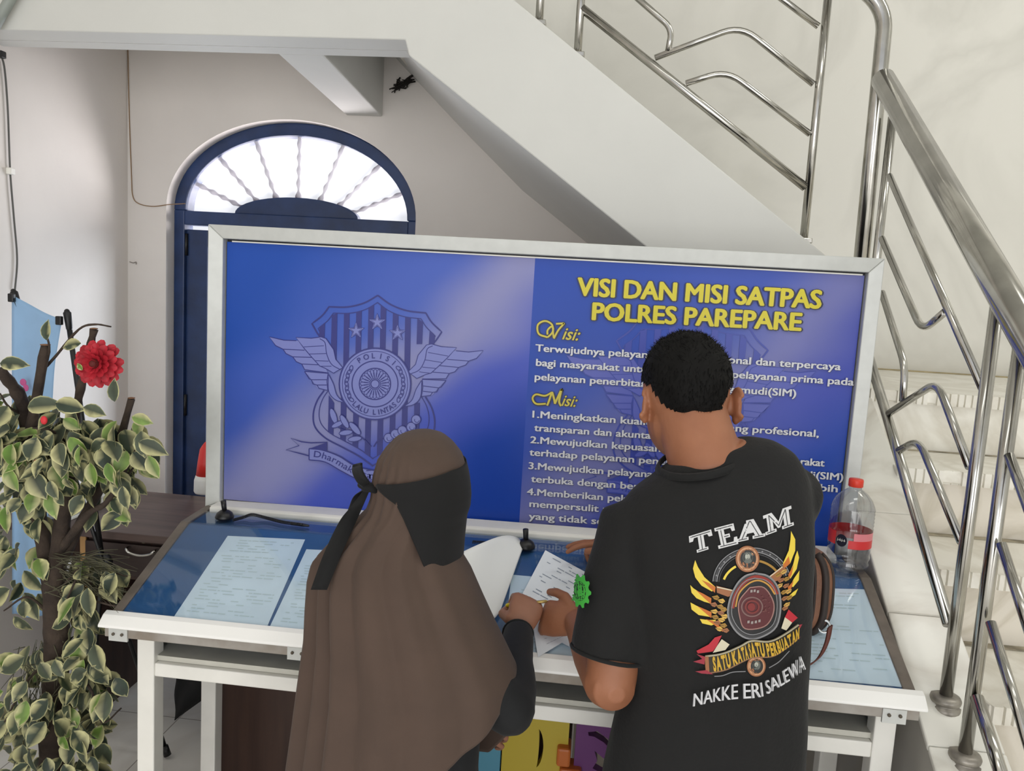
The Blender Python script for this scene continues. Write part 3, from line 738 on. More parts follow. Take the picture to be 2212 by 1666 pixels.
    for r, w_ in ((RR, 11), (236, 5), (166, 9), (113, 9), (30, 8)): line(circ2((ccx, ccy), r, 60), w_, True, yy)
    for k in range(24):
        a = 2 * PI * k / 24; 
        pet = [(ccx + (72 + 36 * math.cos(t)) * math.cos(a) - (2 + (12 + 4 * math.cos(t)) * math.sin(t)) * math.sin(a), ccy + (72 + 36 * math.cos(t)) * math.sin(a) + (2 + (12 + 4 * math.cos(t)) * math.sin(t)) * math.cos(a)) for t in np.linspace(0, 2 * PI, 10)[:-1]]
        line(pet, 4.5, True, yy)
    for sgn in (-1, 1):
        for k in range(9):
            a = PI / 2 + sgn * (PI / 2 + (k - 4) * 0.145) ; c0 = (ccx + 205 * math.cos(a), ccy + 205 * math.sin(a))
            t_ = a + PI / 2 + (0.35 if k % 2 else -0.35); e = []
            for t in np.linspace(0, 2 * PI, 11)[:-1]:
                p_ = (22 * math.cos(t), 12 * math.sin(t)); e.append((c0[0] + p_[0] * math.cos(t_) - p_[1] * math.sin(t_), c0[1] + p_[0] * math.sin(t_) + p_[1] * math.cos(t_)))
            line(e, 6, True, yy)
    def ring_text(s, a0, a1, r, hgt, inward):
        n = len(s)
        for i, ch in enumerate(s):
            if ch == ' ': continue
            V, Fc, wd = text2(ch, 0.012); a = a0 + (a1 - a0) * i / (n - 1)
            for f in Fc:
                poly = []
                for j in f:
                    x, y = (V[j][0] - wd / 2) * hgt / CAPH * 0.95, V[j][1] * hgt / CAPH
                    if not inward: rr = r + y; px, py = -x, -rr; ca, sa = math.cos(a), math.sin(a); poly.append((ccx + rr * sa + x * ca, ccy - rr * ca + x * sa))
                    else: rr = r - y; ca, sa = math.cos(a), math.sin(a); poly.append((ccx + rr * sa + x * ca, ccy + rr * ca - x * sa))
                tri2(mb, poly, cv(ydk - 0.0034), 0)
    ring_text('POLISI', math.radians(-33), math.radians(42), 186, 38, False)
    ring_text('LALU LINTAS', math.radians(-45), math.radians(43), 222, 36, True)
    # sprig and cotton
    stem = spl([(832, 1222), (770, 1160), (690, 1120), (600, 1085), (548, 1030)], 5); line(stem, 8)
    for (x, y), a, L in (((560, 1000), -1.9, 58), ((590, 1060), 2.7, 48), ((640, 1040), -1.1 - 1.0, 55), ((650, 1120), 3.0, 50), ((715, 1090), -2.3, 58), ((715, 1165), 3.0, 50)):
        lf_ = [(x + L * math.cos(t) * math.cos(a) - L * 0.38 * math.sin(t) * math.sin(a), y + L * math.cos(t) * math.sin(a) + L * 0.38 * math.sin(t) * math.cos(a)) for t in np.linspace(0, 2 * PI, 14)[:-1]]
        pale2(lf_); line(lf_, 6, True, ydk - 0.0009)
    line(spl([(850, 1222), (880, 1180), (930, 1160), (1080, 1110), (1170, 1050)], 5), 8)
    for c_ in ((958, 1158), (1007, 1130), (1058, 1104), (1122, 1078), (1158, 1025)):
        pale2(circ2(c_, 33, 18)); line(circ2(c_, 33, 18), 6, True, ydk - 0.0009); line(circ2((c_[0] + 6, c_[1] + 4), 17, 9, 0, 3.6), 5, False, ydk - 0.0009)
    # motto ribbon
    up = spl([(385, 1235), (480, 1246), (600, 1290), (720, 1362), (880, 1400)], 6); dn = spl([(385, 1316), (500, 1332), (620, 1398), (740, 1456), (880, 1482)], 6)
    both(pale2, up + dn[::-1]); both(line, up, 8, False, ydk - 0.0009); both(line, dn, 8, False, ydk - 0.0009); both(line, [(385, 1235), (385, 1316)], 8, False, ydk - 0.0009)
    both(line, [(385, 1288), (310, 1268), (218, 1245), (312, 1214), (252, 1160), (330, 1186), (400, 1194), (515, 1190)], 8)
    both(dark, [(385, 1236), (515, 1190), (515, 1250), (480, 1246)])
    pth = spl([(415, 1294), (480, 1305), (560, 1335), (650, 1388), (740, 1432), (878, 1458)], 10)
    pth = pth + [mir(p_) for p_ in pth[::-1]][1:]
    P_ = np.array(pth); S_ = np.concatenate([[0], np.cumsum(np.linalg.norm(np.diff(P_, axis=0), axis=1))])
    pos = 0.0; hgt = 44.0; word = 'Dharmakerta Marga Raksyaka'
    adv = []
    for ch in word: adv.append(0.36 if ch == ' ' else text2(ch, 0.012)[2] / CAPH + 0.10)
    kx = (S_[-1] - 10) / (sum(adv) * hgt)
    for ch, ad in zip(word, adv):
        if ch != ' ':
            V, Fc, wd = text2(ch, 0.012)
            s0 = pos + ad * hgt * kx / 2; x0, y0 = np.interp(s0, S_, P_[:, 0]), np.interp(s0, S_, P_[:, 1]); x1, y1 = np.interp(s0 + 8, S_, P_[:, 0]), np.interp(s0 + 8, S_, P_[:, 1])
            a = math.atan2(y1 - y0, x1 - x0)
            for f in Fc:
                poly = []
                for j in f:
                    x, y = (V[j][0] - wd / 2) * hgt * kx / CAPH, -V[j][1] * hgt / CAPH
                    poly.append((x0 + x * math.cos(a) - y * math.sin(a), y0 + x * math.sin(a) + y * math.cos(a)))
                tri2(mb, poly, cv(ydk - 0.0034), 0)
        pos += ad * hgt * kx
em = MB(); emblem(em, lambda p_: B(550 + p_[0] * 0.3, 600 + p_[1] * 0.3), YP - 0.0012, YP - 0.0006)
build('crest', em, [M['navy'], M['lav']], bd)
c0 = B(550 + 873 * 0.3, 600 + 365 * 0.3); c1 = B(1497, 748)
def TR_(p_): q = B(550 + p_[0] * 0.3, 600 + p_[1] * 0.3); return c1 + (q - c0) * 1.075
em = MB(); emblem(em, TR_, YP - 0.0012, YP - 0.0006)
build('crest', em, [M['faint'], M['faint2']], bd, label='faint repeat of the crest behind the text')

def put_text(mb, s, p0, p1, hgt, yy, bold, mi=0, shear=0.0, dx=(0, 0), shifts=((0, 0),)):
    """word or phrase between two photo positions of its baseline; hgt = cap height in metres"""
    a, b = B(*p0), B(*p1); d = b - a; L = np.linalg.norm(d); d = d / L; up = np.array([-d[1], d[0]])
    V, Fc, wd = text2(s, bold); kx = L / wd; ky = hgt / CAPH
    for k_, (sx, sy) in enumerate(shifts):
        P3 = []
        for x, y in V:
            q = a + d * (x * kx + shear * y * ky + sx * hgt) + up * (y * ky + sy * hgt) + np.array(dx); P3.append((q[0], yy + 0.00002 * k_, q[1]))
        Fs = [f if np.cross(np.array(P3[f[1]]) - P3[f[0]], np.array(P3[f[2]]) - P3[f[0]])[1] < 0 else f[::-1] for f in Fc]
        mb.add(P3, Fs, mi)
TB = ((0, 0), (-0.06, 0), (0.06, 0), (-0.03, 0.035), (0.03, -0.035), (-.03, -.035), (.03, .035)); TO = tuple((0.125 * math.cos(k * PI / 4) * 1.15, 0.085 * math.sin(k * PI / 4)) for k in range(8))
BB = ((0, 0), (-0.05, 0.015), (0.05, 0.015), (-.05, -.02), (.05, -.02)); BO = ((0.03, -0.075), (0.10, -0.075), (-0.04, -0.06))
def z2(x, y): return (1100 + x / 2.6025, 560 + y / 2.6025)
tl = MB(); sc_m = 2.03 / F_PX
for s, p0, p1, h in (('VISI DAN MISI SATPAS', (384, 202), (1752, 277), 0.0445), ('POLRES PAREPARE', (468, 340), (1640, 402), 0.0435)):
    put_text(tl, s, z2(*p0), z2(*p1), h, YP - 0.0056, 0.0, 0, shifts=TB)
    put_text(tl, s, z2(*p0), z2(*p1), h, YP - 0.0052, 0.0, 1, dx=(0.0006, -0.0006), shifts=TO)
build('title_lettering', tl, [M['yellow'], M['pblack']], bd, label='yellow capital title lettering')
LN = [('Terwujudnya pelayanan', 147, 518, 845), ('yang', 865, 562, 1000), ('profesional dan terpercaya', 1018, 572, 1866),
      ('bagi masyarakat untuk', 150, 600, 815), ('mewujudkan', 845, 643, 1232), ('pelayanan prima pada', 1257, 668, 1940),
      ('pelayanan penerbitan', 143, 680, 772), ('Surat Izin Mengemudi(SIM)', 795, 722, 1614),
      ('1.Meningkatkan kualitas', 130, 892, 855), ('pelayanan yang profesional,', 875, 944, 1742),
      ('transparan dan akuntabel', 140, 968, 880),
      ('2.Mewujudkan kepuasan', 118, 1036, 850), ('pelayanan', 880, 1084, 1200), ('terhadap masyarakat', 1226, 1130, 1774),
      ('terhadap pelayanan penerbitan', 113, 1106, 1060), ('Surat Izin Mengemudi(SIM)', 1085, 1192, 1880),
      ('3.Mewujudkan pelayanan', 108, 1182, 840), ('yang cepat, mudah dan lebih', 870, 1244, 1848),
      ('terbuka dengan berbagai', 122, 1256, 880), ('4.Memberikan pelayanan', 99, 1328, 845), ('tanpa', 870, 1386, 1040),
      ('mempersulit masyarakat', 113, 1396, 880), ('dengan biaya', 905, 1452, 1320), ('yang tidak sesuai', 110, 1466, 650), ('dengan ketentuan yang ada', 680, 1500, 1712)]
tb = MB()
for s, x0, y0, x1 in LN:
    sl_ = 0.0625 + 0.012 * (y0 - 500) / 1000.0; y1 = y0 + sl_ * (x1 - x0)
    put_text(tb, s, z2(x0, y0), z2(x1, y1), 0.0182, YP - 0.0056, 0.0, 0, shifts=BB)
    put_text(tb, s, z2(x0, y0), z2(x1, y1), 0.0182, YP - 0.0052, 0.0, 1, shifts=BO)
build('body_lettering', tb, [M['ptext'], M['pblack']], bd, label='white bold vision and mission lettering')
# script headings with a looped capital
sh = MB()
def script(s_, org, loop, extra, ends, h):
    for w_, mi, yy, d in ((10, 0, YP - 0.0056, (0, 0)), (20, 1, YP - 0.0050, (2, 2))):
        for pts in [loop] + extra:
            yy += 0.00003
            for q in stroke2(spl(pts, 6), w_ if len(pts) > 3 else w_ * 1.1):
                tri2(sh, [(p_[0] + d[0], p_[1] + d[1]) for p_ in q], lambda p_: (lambda b: (b[0], yy, b[1]))(B(*z2(*p_))), mi)
        put_text(sh, s_, z2(ends[0], ends[1]), z2(ends[2], ends[3]), h, yy + 0.0001, 0.012, mi, 0.30, shifts=((0, 0),) if mi == 0 else ((0.05, -0.03), (-0.06, 0.03), (0.06, 0.04), (-0.05, -0.05)))
script('isi:', None, [(215, 440), (165, 420), (160, 370), (200, 348), (240, 370), (246, 420), (250, 445)], [[(250, 447), (275, 400), (305, 365), (300, 362), (262, 364)], [(215, 440), (240, 415), (246, 390), (235, 380), (215, 400), (214, 425)]], (296, 450, 384, 458), 0.031)
script('isi:', None, [(205, 815), (150, 815), (130, 785), (150, 762), (200, 770), (240, 750)], [[(240, 748), (222, 800), (212, 825)], [(240, 748), (252, 790), (256, 815)], [(256, 815), (290, 740), (292, 742)], [(292, 740), (280, 800), (290, 828)]], (292, 825, 370, 832), 0.029)
build('script_lettering', sh, [mat('print_gold', (206, 190, 60), 0.4), M['pblack']], bd, label='gold script headings')
build('gap_strip', MB().box((ix0 + 0.02, YB + 0.005, iz1 - 0.0075), (ix1 - 0.01, YB + 0.011, iz1 - 0.004)), M['white'], bd)

# brown partition board behind
M['brown'] = wood('dark_brown_board', (52, 34, 28), (72, 50, 40), 0.5, 2, 2.0)
pb = MB().box((-1.082, 2.078, 0.0), (0.02, 2.098, 1.625)); build('partition_board', pb, M['brown'], label='tall dark brown partition board standing behind the blue board', cat='partition')
# ---------------------------------------------------------------- people
from mathutils import noise as mnoise
def skin_mat(name, c, c2):
    m = mat(name, c, 0.55, c2=c2, vscale=9, bump=0.05, bscale=120)
    b = m.node_tree.nodes['Principled BSDF']; b.inputs['Subsurface Weight'].default_value = 0.08; b.inputs['Subsurface Radius'].default_value = (0.012, 0.005, 0.003); b.inputs['Subsurface Scale'].default_value = 0.5
    return m
def ring3(c, ex, ey, n=28, p=2.4):
    out = []
    for k in range(n):
        t = 2 * PI * k / n; cx_, sy = math.cos(t), math.sin(t)
        out.append(c + ex * math.copysign(abs(cx_) ** (2 / p), cx_) + ey * math.copysign(abs(sy) ** (2 / p), sy))
    return out
def rotx(a): c_, s_ = math.cos(a), math.sin(a); return np.array([[1, 0, 0], [0, c_, -s_], [0, s_, c_]])
def rotz(a): c_, s_ = math.cos(a), math.sin(a); return np.array([[c_, -s_, 0], [s_, c_, 0], [0, 0, 1.0]])

def hand(mb, wrist, f, n, s, curls, thumb, sc=1.0, spread=(0.10, 0.03, -0.04, -0.12)):
    """palm, four unequal bent fingers and a thumb; f finger direction, n back of the hand, s thumb side"""
    f = nrm(f); n = nrm(np.array(n) - f * (np.array(n) @ f)); s = np.array(s, float); s = nrm(s - f * (s @ f) - n * (s @ n))
    w = np.array(wrist, float); rings = []
    for d, a, b, h in ((-0.02, .026, .020, 0), (0.0, .026, .018, 0), (.022, .034, .0165, .002), (.05, .040, .0155, .003), (.078, .040, .0125, .002), (.090, .034, .009, 0)):
        rings.append(ring3(w + f * d * sc + n * h * sc, s * a * sc, n * b * sc, 20, 2.3))
    mb.loft(rings)
    nails = []
    for k, (off, L, r) in enumerate(((.0315, .072, .0081), (.0105, .080, .0083), (-.0105, .074, .0080), (-.031, .058, .0070))):
        c_ = curls[k]; d = nrm(f + s * spread[k]); p_ = w + f * .080 * sc + s * off * sc; path = [p_ - f * 0.012 * sc, p_]; ang = 0.0
        for fr_, a in zip((.45, .30, .25), c_):
            ang += math.radians(a); dd = d * math.cos(ang) - n * math.sin(ang); p_ = p_ + dd * L * fr_ * sc; path.append(p_)
        mb.tube(path, [r * sc * q for q in (1.0, 1.05, .98, .9, .74)], 10, ends=True)
        nails.append((p_, dd, n * math.cos(ang) + d * math.sin(ang)))
    t0 = w + f * .018 * sc + s * .026 * sc; t1, t2, t3 = [np.array(q, float) for q in thumb]
    P0 = [t0 - s * 0.01 * sc]; P_ = t0
    pth = [P0[0], t0]
    for q, L in ((t1, .036), (t2, .030), (t3, .024)):
        dd = nrm(f * q[0] + s * q[1] + n * q[2]); P_ = P_ + dd * L * sc; pth.append(P_)
    mb.tube(pth, [r * sc for r in (.016, .0145, .0115, .0105, .0085)], 10, ends=True)
    return nails

def cloth_noise(mb, amp, sc=(6, 6, 3), seed=0.0):
    V = np.array(mb.v); F_ = mb.f
    N = np.zeros_like(V)
    for f in F_:
        a, b, c_ = V[f[0]], V[f[1]], V[f[2]]; nn = np.cross(b - a, c_ - a)
        for i in f: N[i] += nn
    N /= np.maximum(1e-12, np.linalg.norm(N, axis=1))[:, None]
    for i in range(len(V)):
        p_ = V[i]; h = mnoise.noise(Vector((p_[0] * sc[0] + seed, p_[1] * sc[1], p_[2] * sc[2] + 0.6 * p_[0] * sc[0])))
        V[i] = p_ + N[i] * amp * h
    mb.v = [tuple(p_) for p_ in V]; return N

# ======================= the man
MY = 1.37
man = thing('person', 'man in black printed T-shirt seen from behind, bending over the desk with short black hair', 'person', (0.25, MY, 0))
M['skin'] = skin_mat('tan_skin', (158, 104, 74), (144, 92, 64)); M['tee'] = mat('black_cotton', (15, 15, 15), 0.9, var=0.12, vscale=25, bump=0.12, bscale=160, sheen=0.04)
M['hair'] = mat('black_hair', (11, 10, 9), 0.75, spec=0.2); M['trouser'] = mat('dark_trouser', (34, 36, 44), 0.9, var=0.1, vscale=20)
TORSO = [(1835, 1290, 1730, .125, 0, 1.37), (1666, 1300, 1734, .125, 0, 1.37), (1560, 1322, 1741, .12, 2, 1.37), (1450, 1356, 1745, .118, 6, 1.37), (1320, 1348, 1750, .118, 12, 1.372), (1190, 1332, 1753, .118, 20, 1.378), (1110, 1326, 1750, .112, 32, 1.388), (1060, 1336, 1738, .10, 40, 1.395), (1022, 1362, 1715, .082, 42, 1.40), (992, 1405, 1672, .066, 38, 1.405), (974, 1440, 1620, .055, 30, 1.408)]
def torso_rings(grow):
    out = []
    for v, xl, xr, d, roll, Y in TORSO:
        a, b = PY(xl, v + roll, Y), PY(xr, v - roll, Y); c_ = (a + b) / 2; ex = (b - a) / 2
        L = np.linalg.norm(ex); out.append(ring3(c_, ex * (L + grow) / L, np.array([0, d + grow, 0]), 32, 2.35))
    return out
SL, EL, WL = PY(1366, 1134, 1.385), PY(1318, 1476, 1.32), PY(1246, 1345, 1.575)
SR, ER, WR = PY(1700, 1062, 1.40), np.array([0.37, 1.60, 1.09]), np.array([0.125, 1.80, 1.085])
HC_ = PY(1481, 839, 1.48)                        # skull centre
body = MB()
body.loft(torso_rings(-0.014))
body.tube([SL + np.array([.02, 0, .01]), SL, (SL + EL) / 2, EL], [.046, .052, .053, .045], 32, ends=True)
body.tube([EL, EL * .6 + WL * .4, WL], [.047, .043, .027], 32, ends=True)
body.tube([SR + np.array([-.02, 0, .01]), SR, (SR + ER) / 2, ER], [.046, .052, .047, .040], 16, ends=True)
body.tube([ER, ER * .6 + WR * .4, WR], [.041, .037, .025], 16, ends=True)
nb = PY(1530, 1015, 1.405); nt2 = PY(1487, 880, 1.46)
body.tube([nb + np.array([0.01, -0.01, -0.05]), nb, nb * .5 + nt2 * .5, nt2], [.062, .068, .066, .066], 40)
RH = rotz(math.radians(14)) @ rotx(math.radians(-28))
body.ell(HC_, .079, .096, .097, RH, n=28, k=18)
body.ell(HC_ + RH @ np.array([0, .035, -.055]), .066, .070, .075, RH, n=24, k=14)     # jaw and face
body.ell(HC_ + RH @ np.array([0, .062, -.098]), .034, .030, .026, RH)                  # chin
body.ell(PY(1452, 912, 1.47), .046, .055, .05)                                         # side of the jaw to the neck
body.ell(HC_ + RH @ np.array([0, .112, -.045]), .014, .018, .024, RH)                  # nose
body.ell(HC_ + RH @ np.array([0, .085, -.015]), .055, .016, .010, RH)                  # brow
body.ell(HC_ + RH @ np.array([0, .098, -.078]), .024, .010, .007, RH)                  # lips
for (u, v, Y, sg) in ((1397, 872, 1.455, -1), (1590, 874, 1.465, 1)):
    e = PY(u, v, Y); Re = rotz(0.35 * sg) @ rotx(-0.25)
    body.ell(e, .0075, .017, .027, Re, n=14, k=10)
    rim_ = [e + Re @ np.array([0.004 * sg, .018 * math.cos(t), .029 * math.sin(t)]) for t in np.linspace(-2.2, 2.6, 16)]
    body.tube(rim_, .0052, 8, ends=True)
    body.ell(e + Re @ np.array([0, .004, -.028]), .006, .009, .010, Re)
    body.ell(e + Re @ np.array([-.008 * sg, .012, .0]), .012, .012, .02, Re)
hand(body, WL, (-0.88, 0.50, -0.16), (-0.35, -0.72, 0.58), (0.15, 0.35, 0.9), [(48, 70, 45), (52, 72, 45), (55, 74, 45), (58, 74, 45)], [(.75, .75, .1), (.95, .25, -.15), (.9, .05, -.35)], 0.98)
hand(body, WR, (-0.96, 0.27, -0.10), (0.0, 0.12, 1.0), (-0.2, -1.0, 0.1), [(6, 14, 12), (4, 10, 8), (24, 50, 35), (28, 52, 40)], [(.6, .8, -.2), (.9, .3, -.1), (1, 0, -.1)], 0.98, (0.32, 0.0, -0.10, -0.16))
bm_ = remesh(body, 0.0027, 4, 0.5)
man_body = build('body', bm_, M['skin'], man)
bm_eye = MB()
for sg in (-1, 1):
    bm_eye = MB(); bm_eye.ell(HC_ + RH @ np.array([.03 * sg, .096, -.032]), .011, .009, .008, RH); build('eye', bm_eye, M['white'], man)
# hair cap with short strands
hb = [(1360, 838), (1378, 838), (1401, 838), (1420, 862), (1442, 888), (1468, 899), (1498, 890), (1540, 892), (1563, 892), (1573, 868), (1582, 845), (1610, 842)]
hbw = np.array([PY(u, v, 1.395)[[0, 2]] for u, v in hb])
cap = MB().ell(HC_ + RH @ np.array([0, -.002, .002]), 0.0865, .103, .105, RH, n=72, k=54)
Vc = np.array(cap.v); hm = MB(); keep = []
for f in cap.f:
    c_ = Vc[list(f)].mean(0); loc = RH.T @ (c_ - HC_)
    zb = np.interp(c_[0], hbw[:, 0], hbw[:, 1]) if c_[1] < HC_[1] + 0.03 else HC_[2] + 0.02
    if c_[2] > zb and not (loc[1] > .062 and loc[2] < .035): keep.append(f)
rs = np.random.RandomState(3)
Vd = Vc.copy()
for i in range(len(Vd)):
    d = nrm(Vd[i] - HC_); Vd[i] += d * 0.0035 * mnoise.noise(Vector(Vd[i] * 45)) 
    zb = np.interp(Vd[i][0], hbw[:, 0], hbw[:, 1]); fade = min(1, max(0, (Vd[i][2] - zb) / 0.05)); Vd[i] -= d * 0.0052 * (1 - fade)
hm.add(Vd, keep, 0, True)
build('hair', hm, M['hair'], man)
st_ = MB(); up_h = RH @ np.array([0, 0, 1.0])
for k in range(4200):
    f = keep[rs.randint(len(keep))]; c_ = Vd[list(f)].mean(0) + (Vd[f[0]] - Vd[f[2]]) * (rs.rand() - .5) * .8; d = nrm(c_ - HC_)
    zb = np.interp(c_[0], hbw[:, 0], hbw[:, 1]); fade = min(1, max(0.0, (c_[2] - zb) / 0.05))
    g = nrm(d * 0.16 + nrm(rs.randn(3)) * 0.14 + (np.array([0, -0.2, -0.9]) if c_[2] < HC_[2] + .05 else np.array([rs.randn() * .3, .5, .1])) * 0.7)
    L = 0.003 + 0.007 * fade * (0.5 + rs.rand()); t = nrm(np.cross(g, rs.randn(3))) * 0.0009
    st_.add([c_ - t, c_ + t, c_ + g * L], [(0, 1, 2)])
build('hair_strand', st_, M['hair'], man, kind='stuff')
# T-shirt
sh_ = MB(); sh_.loft(torso_rings(0.0))
hemL = PY(1312, 1412, 1.335)
sh_.tube([SL + np.array([.04, 0, .01]), SL, SL * .5 + hemL * .5, hemL], [.052, .062, .071, .068], 32)
sh_.tube([SR + np.array([-.04, 0, .005]), SR, SR * .45 + ER * .55, SR * .2 + ER * .8], [.056, .064, .062, .060], 24)
sm_ = remesh(sh_, 0.006, 14, 0.5)
cloth_noise(sm_, 0.006, (7, 7, 4), 3.1); cloth_noise(sm_, 0.0025, (18, 18, 9), 9.0)
shirt = build('t_shirt', sm_, M['tee'], man)
TEE_BVH = BVHTree.FromPolygons([Vector(p_) for p_ in sm_.v], sm_.f)
col = []
for k in range(33):
    t = 2 * PI * k / 32; a = np.array([math.cos(t), math.sin(t)])
    c_ = PY(1516, 985, 1.405); col.append(c_ + np.array([.0755 * a[0], .079 * a[1], .021 * a[0] + .010 * a[1]]))
cr_ = MB(); rg_ = []
for k, p_ in enumerate(col):
    t = 2 * PI * k / 32; o_ = np.array([math.cos(t), math.sin(t), 0])
    rg_.append([p_ + o_ * .006 + np.array([0, 0, -.014]), p_ + o_ * .0025 + np.array([0, 0, -.003]), p_ - o_ * .0015 + np.array([0, 0, -.001]), p_ - o_ * .003 + np.array([0, 0, -.012])])
cr_.loft(rg_, 0, (False, False), True); build('collar', cr_, M['tee'], shirt)
hq = []
for k in range(25):
    t = 2 * PI * k / 24; dd = nrm(hemL - SL); u = nrm(np.cross(dd, [0, 1, 0])); w2 = np.cross(dd, u); hq.append(hemL + (u * math.cos(t) + w2 * math.sin(t)) * .066)
build('sleeve_hem', MB().tube(hq, .0035, 8, caps=False), M['tee'], shirt)
# trousers and shoes (below the frame, standing on the floor)
tr = MB(); c0 = np.array([0.235, 1.37, 0.80])
tr.loft([ring3(np.array([0.245, 1.37, z]), np.array([a, 0, 0]), np.array([0, b, 0]), 28) for z, a, b in ((0.90, .13, .095), (0.80, .14, .10), (0.72, .145, .105), (0.66, .14, .10))])
for sx in (-1, 1): tr.tube([(0.245 + sx * .07, 1.37, .74), (0.245 + sx * .09, 1.365, .42), (0.245 + sx * .10, 1.36, .07)], [.085, .068, .062], 20)
build('trousers', remesh(tr, 0.01, 6), M['trouser'], man)
for sx in (-1, 1):
    s_ = MB(); x = 0.245 + sx * .10
    s_.loft([ring3(np.array([x, 1.30 + d, 0.04 + h]), np.array([a, 0, 0]), np.array([0, 0, b]), 16, 2.8) for d, a, b, h in ((0, .030, .036, 0), (.03, .038, .040, 0), (.12, .042, .036, -.004), (.2, .044, .028, -.012), (.245, .025, .018, -.02))])
    build('shoe', s_, M['black'], man)

# ======================= the woman
WY = 1.335
wom = thing('person', 'woman in long brown hijab and black face veil, seen from behind beside the man', 'person', (-0.30, WY, 0))
M['hijab'] = mat('brown_jersey', (80, 63, 53), 0.85, var=0.05, vscale=14, bump=0.04, bscale=300, sheen=0.05)
M['abaya'] = mat('black_cloth', (15, 17, 20), 0.85, var=0.2, vscale=18, sheen=0.04)
M['veil'] = mat('black_veil', (13, 13, 14), 0.9, var=0.1, vscale=18, sheen=0.03)
M['skinw'] = skin_mat('light_tan_skin', (160, 112, 88), (148, 101, 78))
HJ = [(930, 903, 916, .006, 1.375), (934, 880, 937, .035, 1.372), (943, 858, 957, .062, 1.37), (960, 841, 976, .082, 1.366), (985, 825, 995, .098, 1.362), (1020, 816, 1006, .106, 1.36), (1060, 812, 1003, .106, 1.355), (1095, 800, 988, .100, 1.35), (1130, 770, 974, .100, 1.345), (1165, 734, 972, .106, 1.34), (1200, 706, 986, .116, 1.335), (1240, 697, 1010, .126, 1.33), (1300, 693, 1036, .134, 1.325), (1360, 690, 1064, .138, 1.32), (1456, 675, 1112, .142, 1.315), (1560, 661, 1113, .146, 1.31), (1663, 646, 1113, .150, 1.31), (1900, 618, 1113, .155, 1.31)]
HJA = np.array(HJ, float)
def hjring(v): return [np.interp(v, HJA[:, 0], HJA[:, k]) for k in range(1, 5)]
FOLD = [(-176, 7, .016), (-160, 5, .020), (-149, 4, -.008), (-140, 4, .010), (-131, 3, -.008), (-122, 5, .012), (-110, 4, -.006), (-97, 6, .007), (-84, 4, -.005), (-70, 6, .006), (-52, 5, -.004), (-40, 8, .005), (20, 12, .006), (165, 10, .008), (120, 14, .008), (70, 14, .006)]
def hj(phi, v, off=0.0):
    xl, xr, d, Yc = hjring(v); a, b = PY(xl, v, Yc), PY(xr, v, Yc); c_ = (a + b) / 2; w_ = (b[0] - a[0]) / 2
    deg = math.degrees(phi); ramp = min(1, max(0, (v - 1060) / 150.0)); r = off
    for f0, wd, am in FOLD:
        dl = (deg - f0 + 180) % 360 - 180
        sh_f = dl + (12 if f0 < -90 else 0) * (1 - ramp)
        r += am * ramp * math.exp(-(sh_f / wd) ** 2)
    pin = math.exp(-(((deg + 140 + 180) % 360 - 180) / 55.0) ** 2) * math.exp(-((v - 1040) / 60.0) ** 2)
    r += 0.004 * pin * math.sin(deg * 0.42) 
    if v < 1040: r += 0.0022 * math.sin(deg * 0.30 + 1.0) * math.exp(-((v - 990) / 40.0) ** 2) * max(0, -math.cos(phi + 0.6))
    return np.array([c_[0] + (w_ + r) * math.cos(phi), Yc + (d + r) * math.sin(phi), a[2] + (b[2] - a[2]) * (0.5 + 0.5 * math.cos(phi))])
HEM = [(-180, 1850), (-150, 1800), (-120, 1725), (-90, 1655), (-60, 1572), (-40, 1528), (-20, 1488), (-6, 1466), (6, 1470), (16, 1540), (30, 1640), (46, 1700), (90, 1740), (150, 1800), (180, 1850)]
HEA = np.array(HEM, float)
Gh = []; NV, NP_ = 110, 200
for j in range(NV + 1):
    row = []
    for i in range(NP_):
        deg = -180 + 360.0 * i / NP_; ve = np.interp(deg, HEA[:, 0], HEA[:, 1]); t = j / NV
        v = 930 + (ve - 930) * (t ** 1.15)
        row.append(hj(math.radians(deg), v))
    Gh.append(row)
hjm = MB().loft(Gh, 0, (True, False), True)
build('hijab', hjm, M['hijab'], wom, solid=0.0022)
# face veil: band from the knot round the right side, hanging below the face
VX = np.array([(988, 992, 1005), (1003, 942, 1009), (1022, 877, 1013), (1033, 838, 1014), (1040, 838, 1015), (1059, 889, 1016), (1085, 904, 1014), (1107, 914, 1007), (1150, 932, 1002), (1199, 951, 998), (1225, 974, 996), (1247, 992, 995)], float)
rows = []
for v in np.linspace(988, 1245, 60):
    xl, xr = np.interp(v, VX[:, 0], VX[:, 1]), np.interp(v, VX[:, 0], VX[:, 2]); xc = 910.0 if v < 1100 else 910 + (v - 1100) * 0.12
    w_ = xr - xc; p0 = -math.acos(max(-1, min(1, (xl - xc) / w_))); row = []
    for t in np.linspace(0, 1, 40):
        ph = p0 + (math.radians(100) - p0) * t
        Yc = 1.36; c_ = PY(xc, v, Yc); e = PY(xr, v, Yc); d = 0.113
        sl_ = 0.010 * math.sin(ph) 
        row.append(np.array([c_[0] + (e[0] - c_[0]) * math.cos(ph), Yc + d * math.sin(ph), c_[2] - 0.006 * math.cos(ph) * max(0, min(1, (1110 - v) / 70.0))]))
    rows.append(row)
build('face_veil', MB().grid(rows), M['veil'], wom, solid=0.002)
def onback(u, v, off=0.008):
    xl, xr, d, Yc = hjring(v); c_ = max(-0.995, min(0.995, (u - (xl + xr) / 2) / ((xr - xl) / 2))); 
    return hj(-math.acos(c_), v, off)
kn = onback(829, 1036, .010)
km = MB(); km.ell(kn, .013, .012, .009, rotz(.4)); km.tube([kn + np.array([-.012, -.004, .004]), kn + np.array([.0, -.012, .002]), kn + np.array([.014, -.002, -.004])], .006, 10, ends=True)
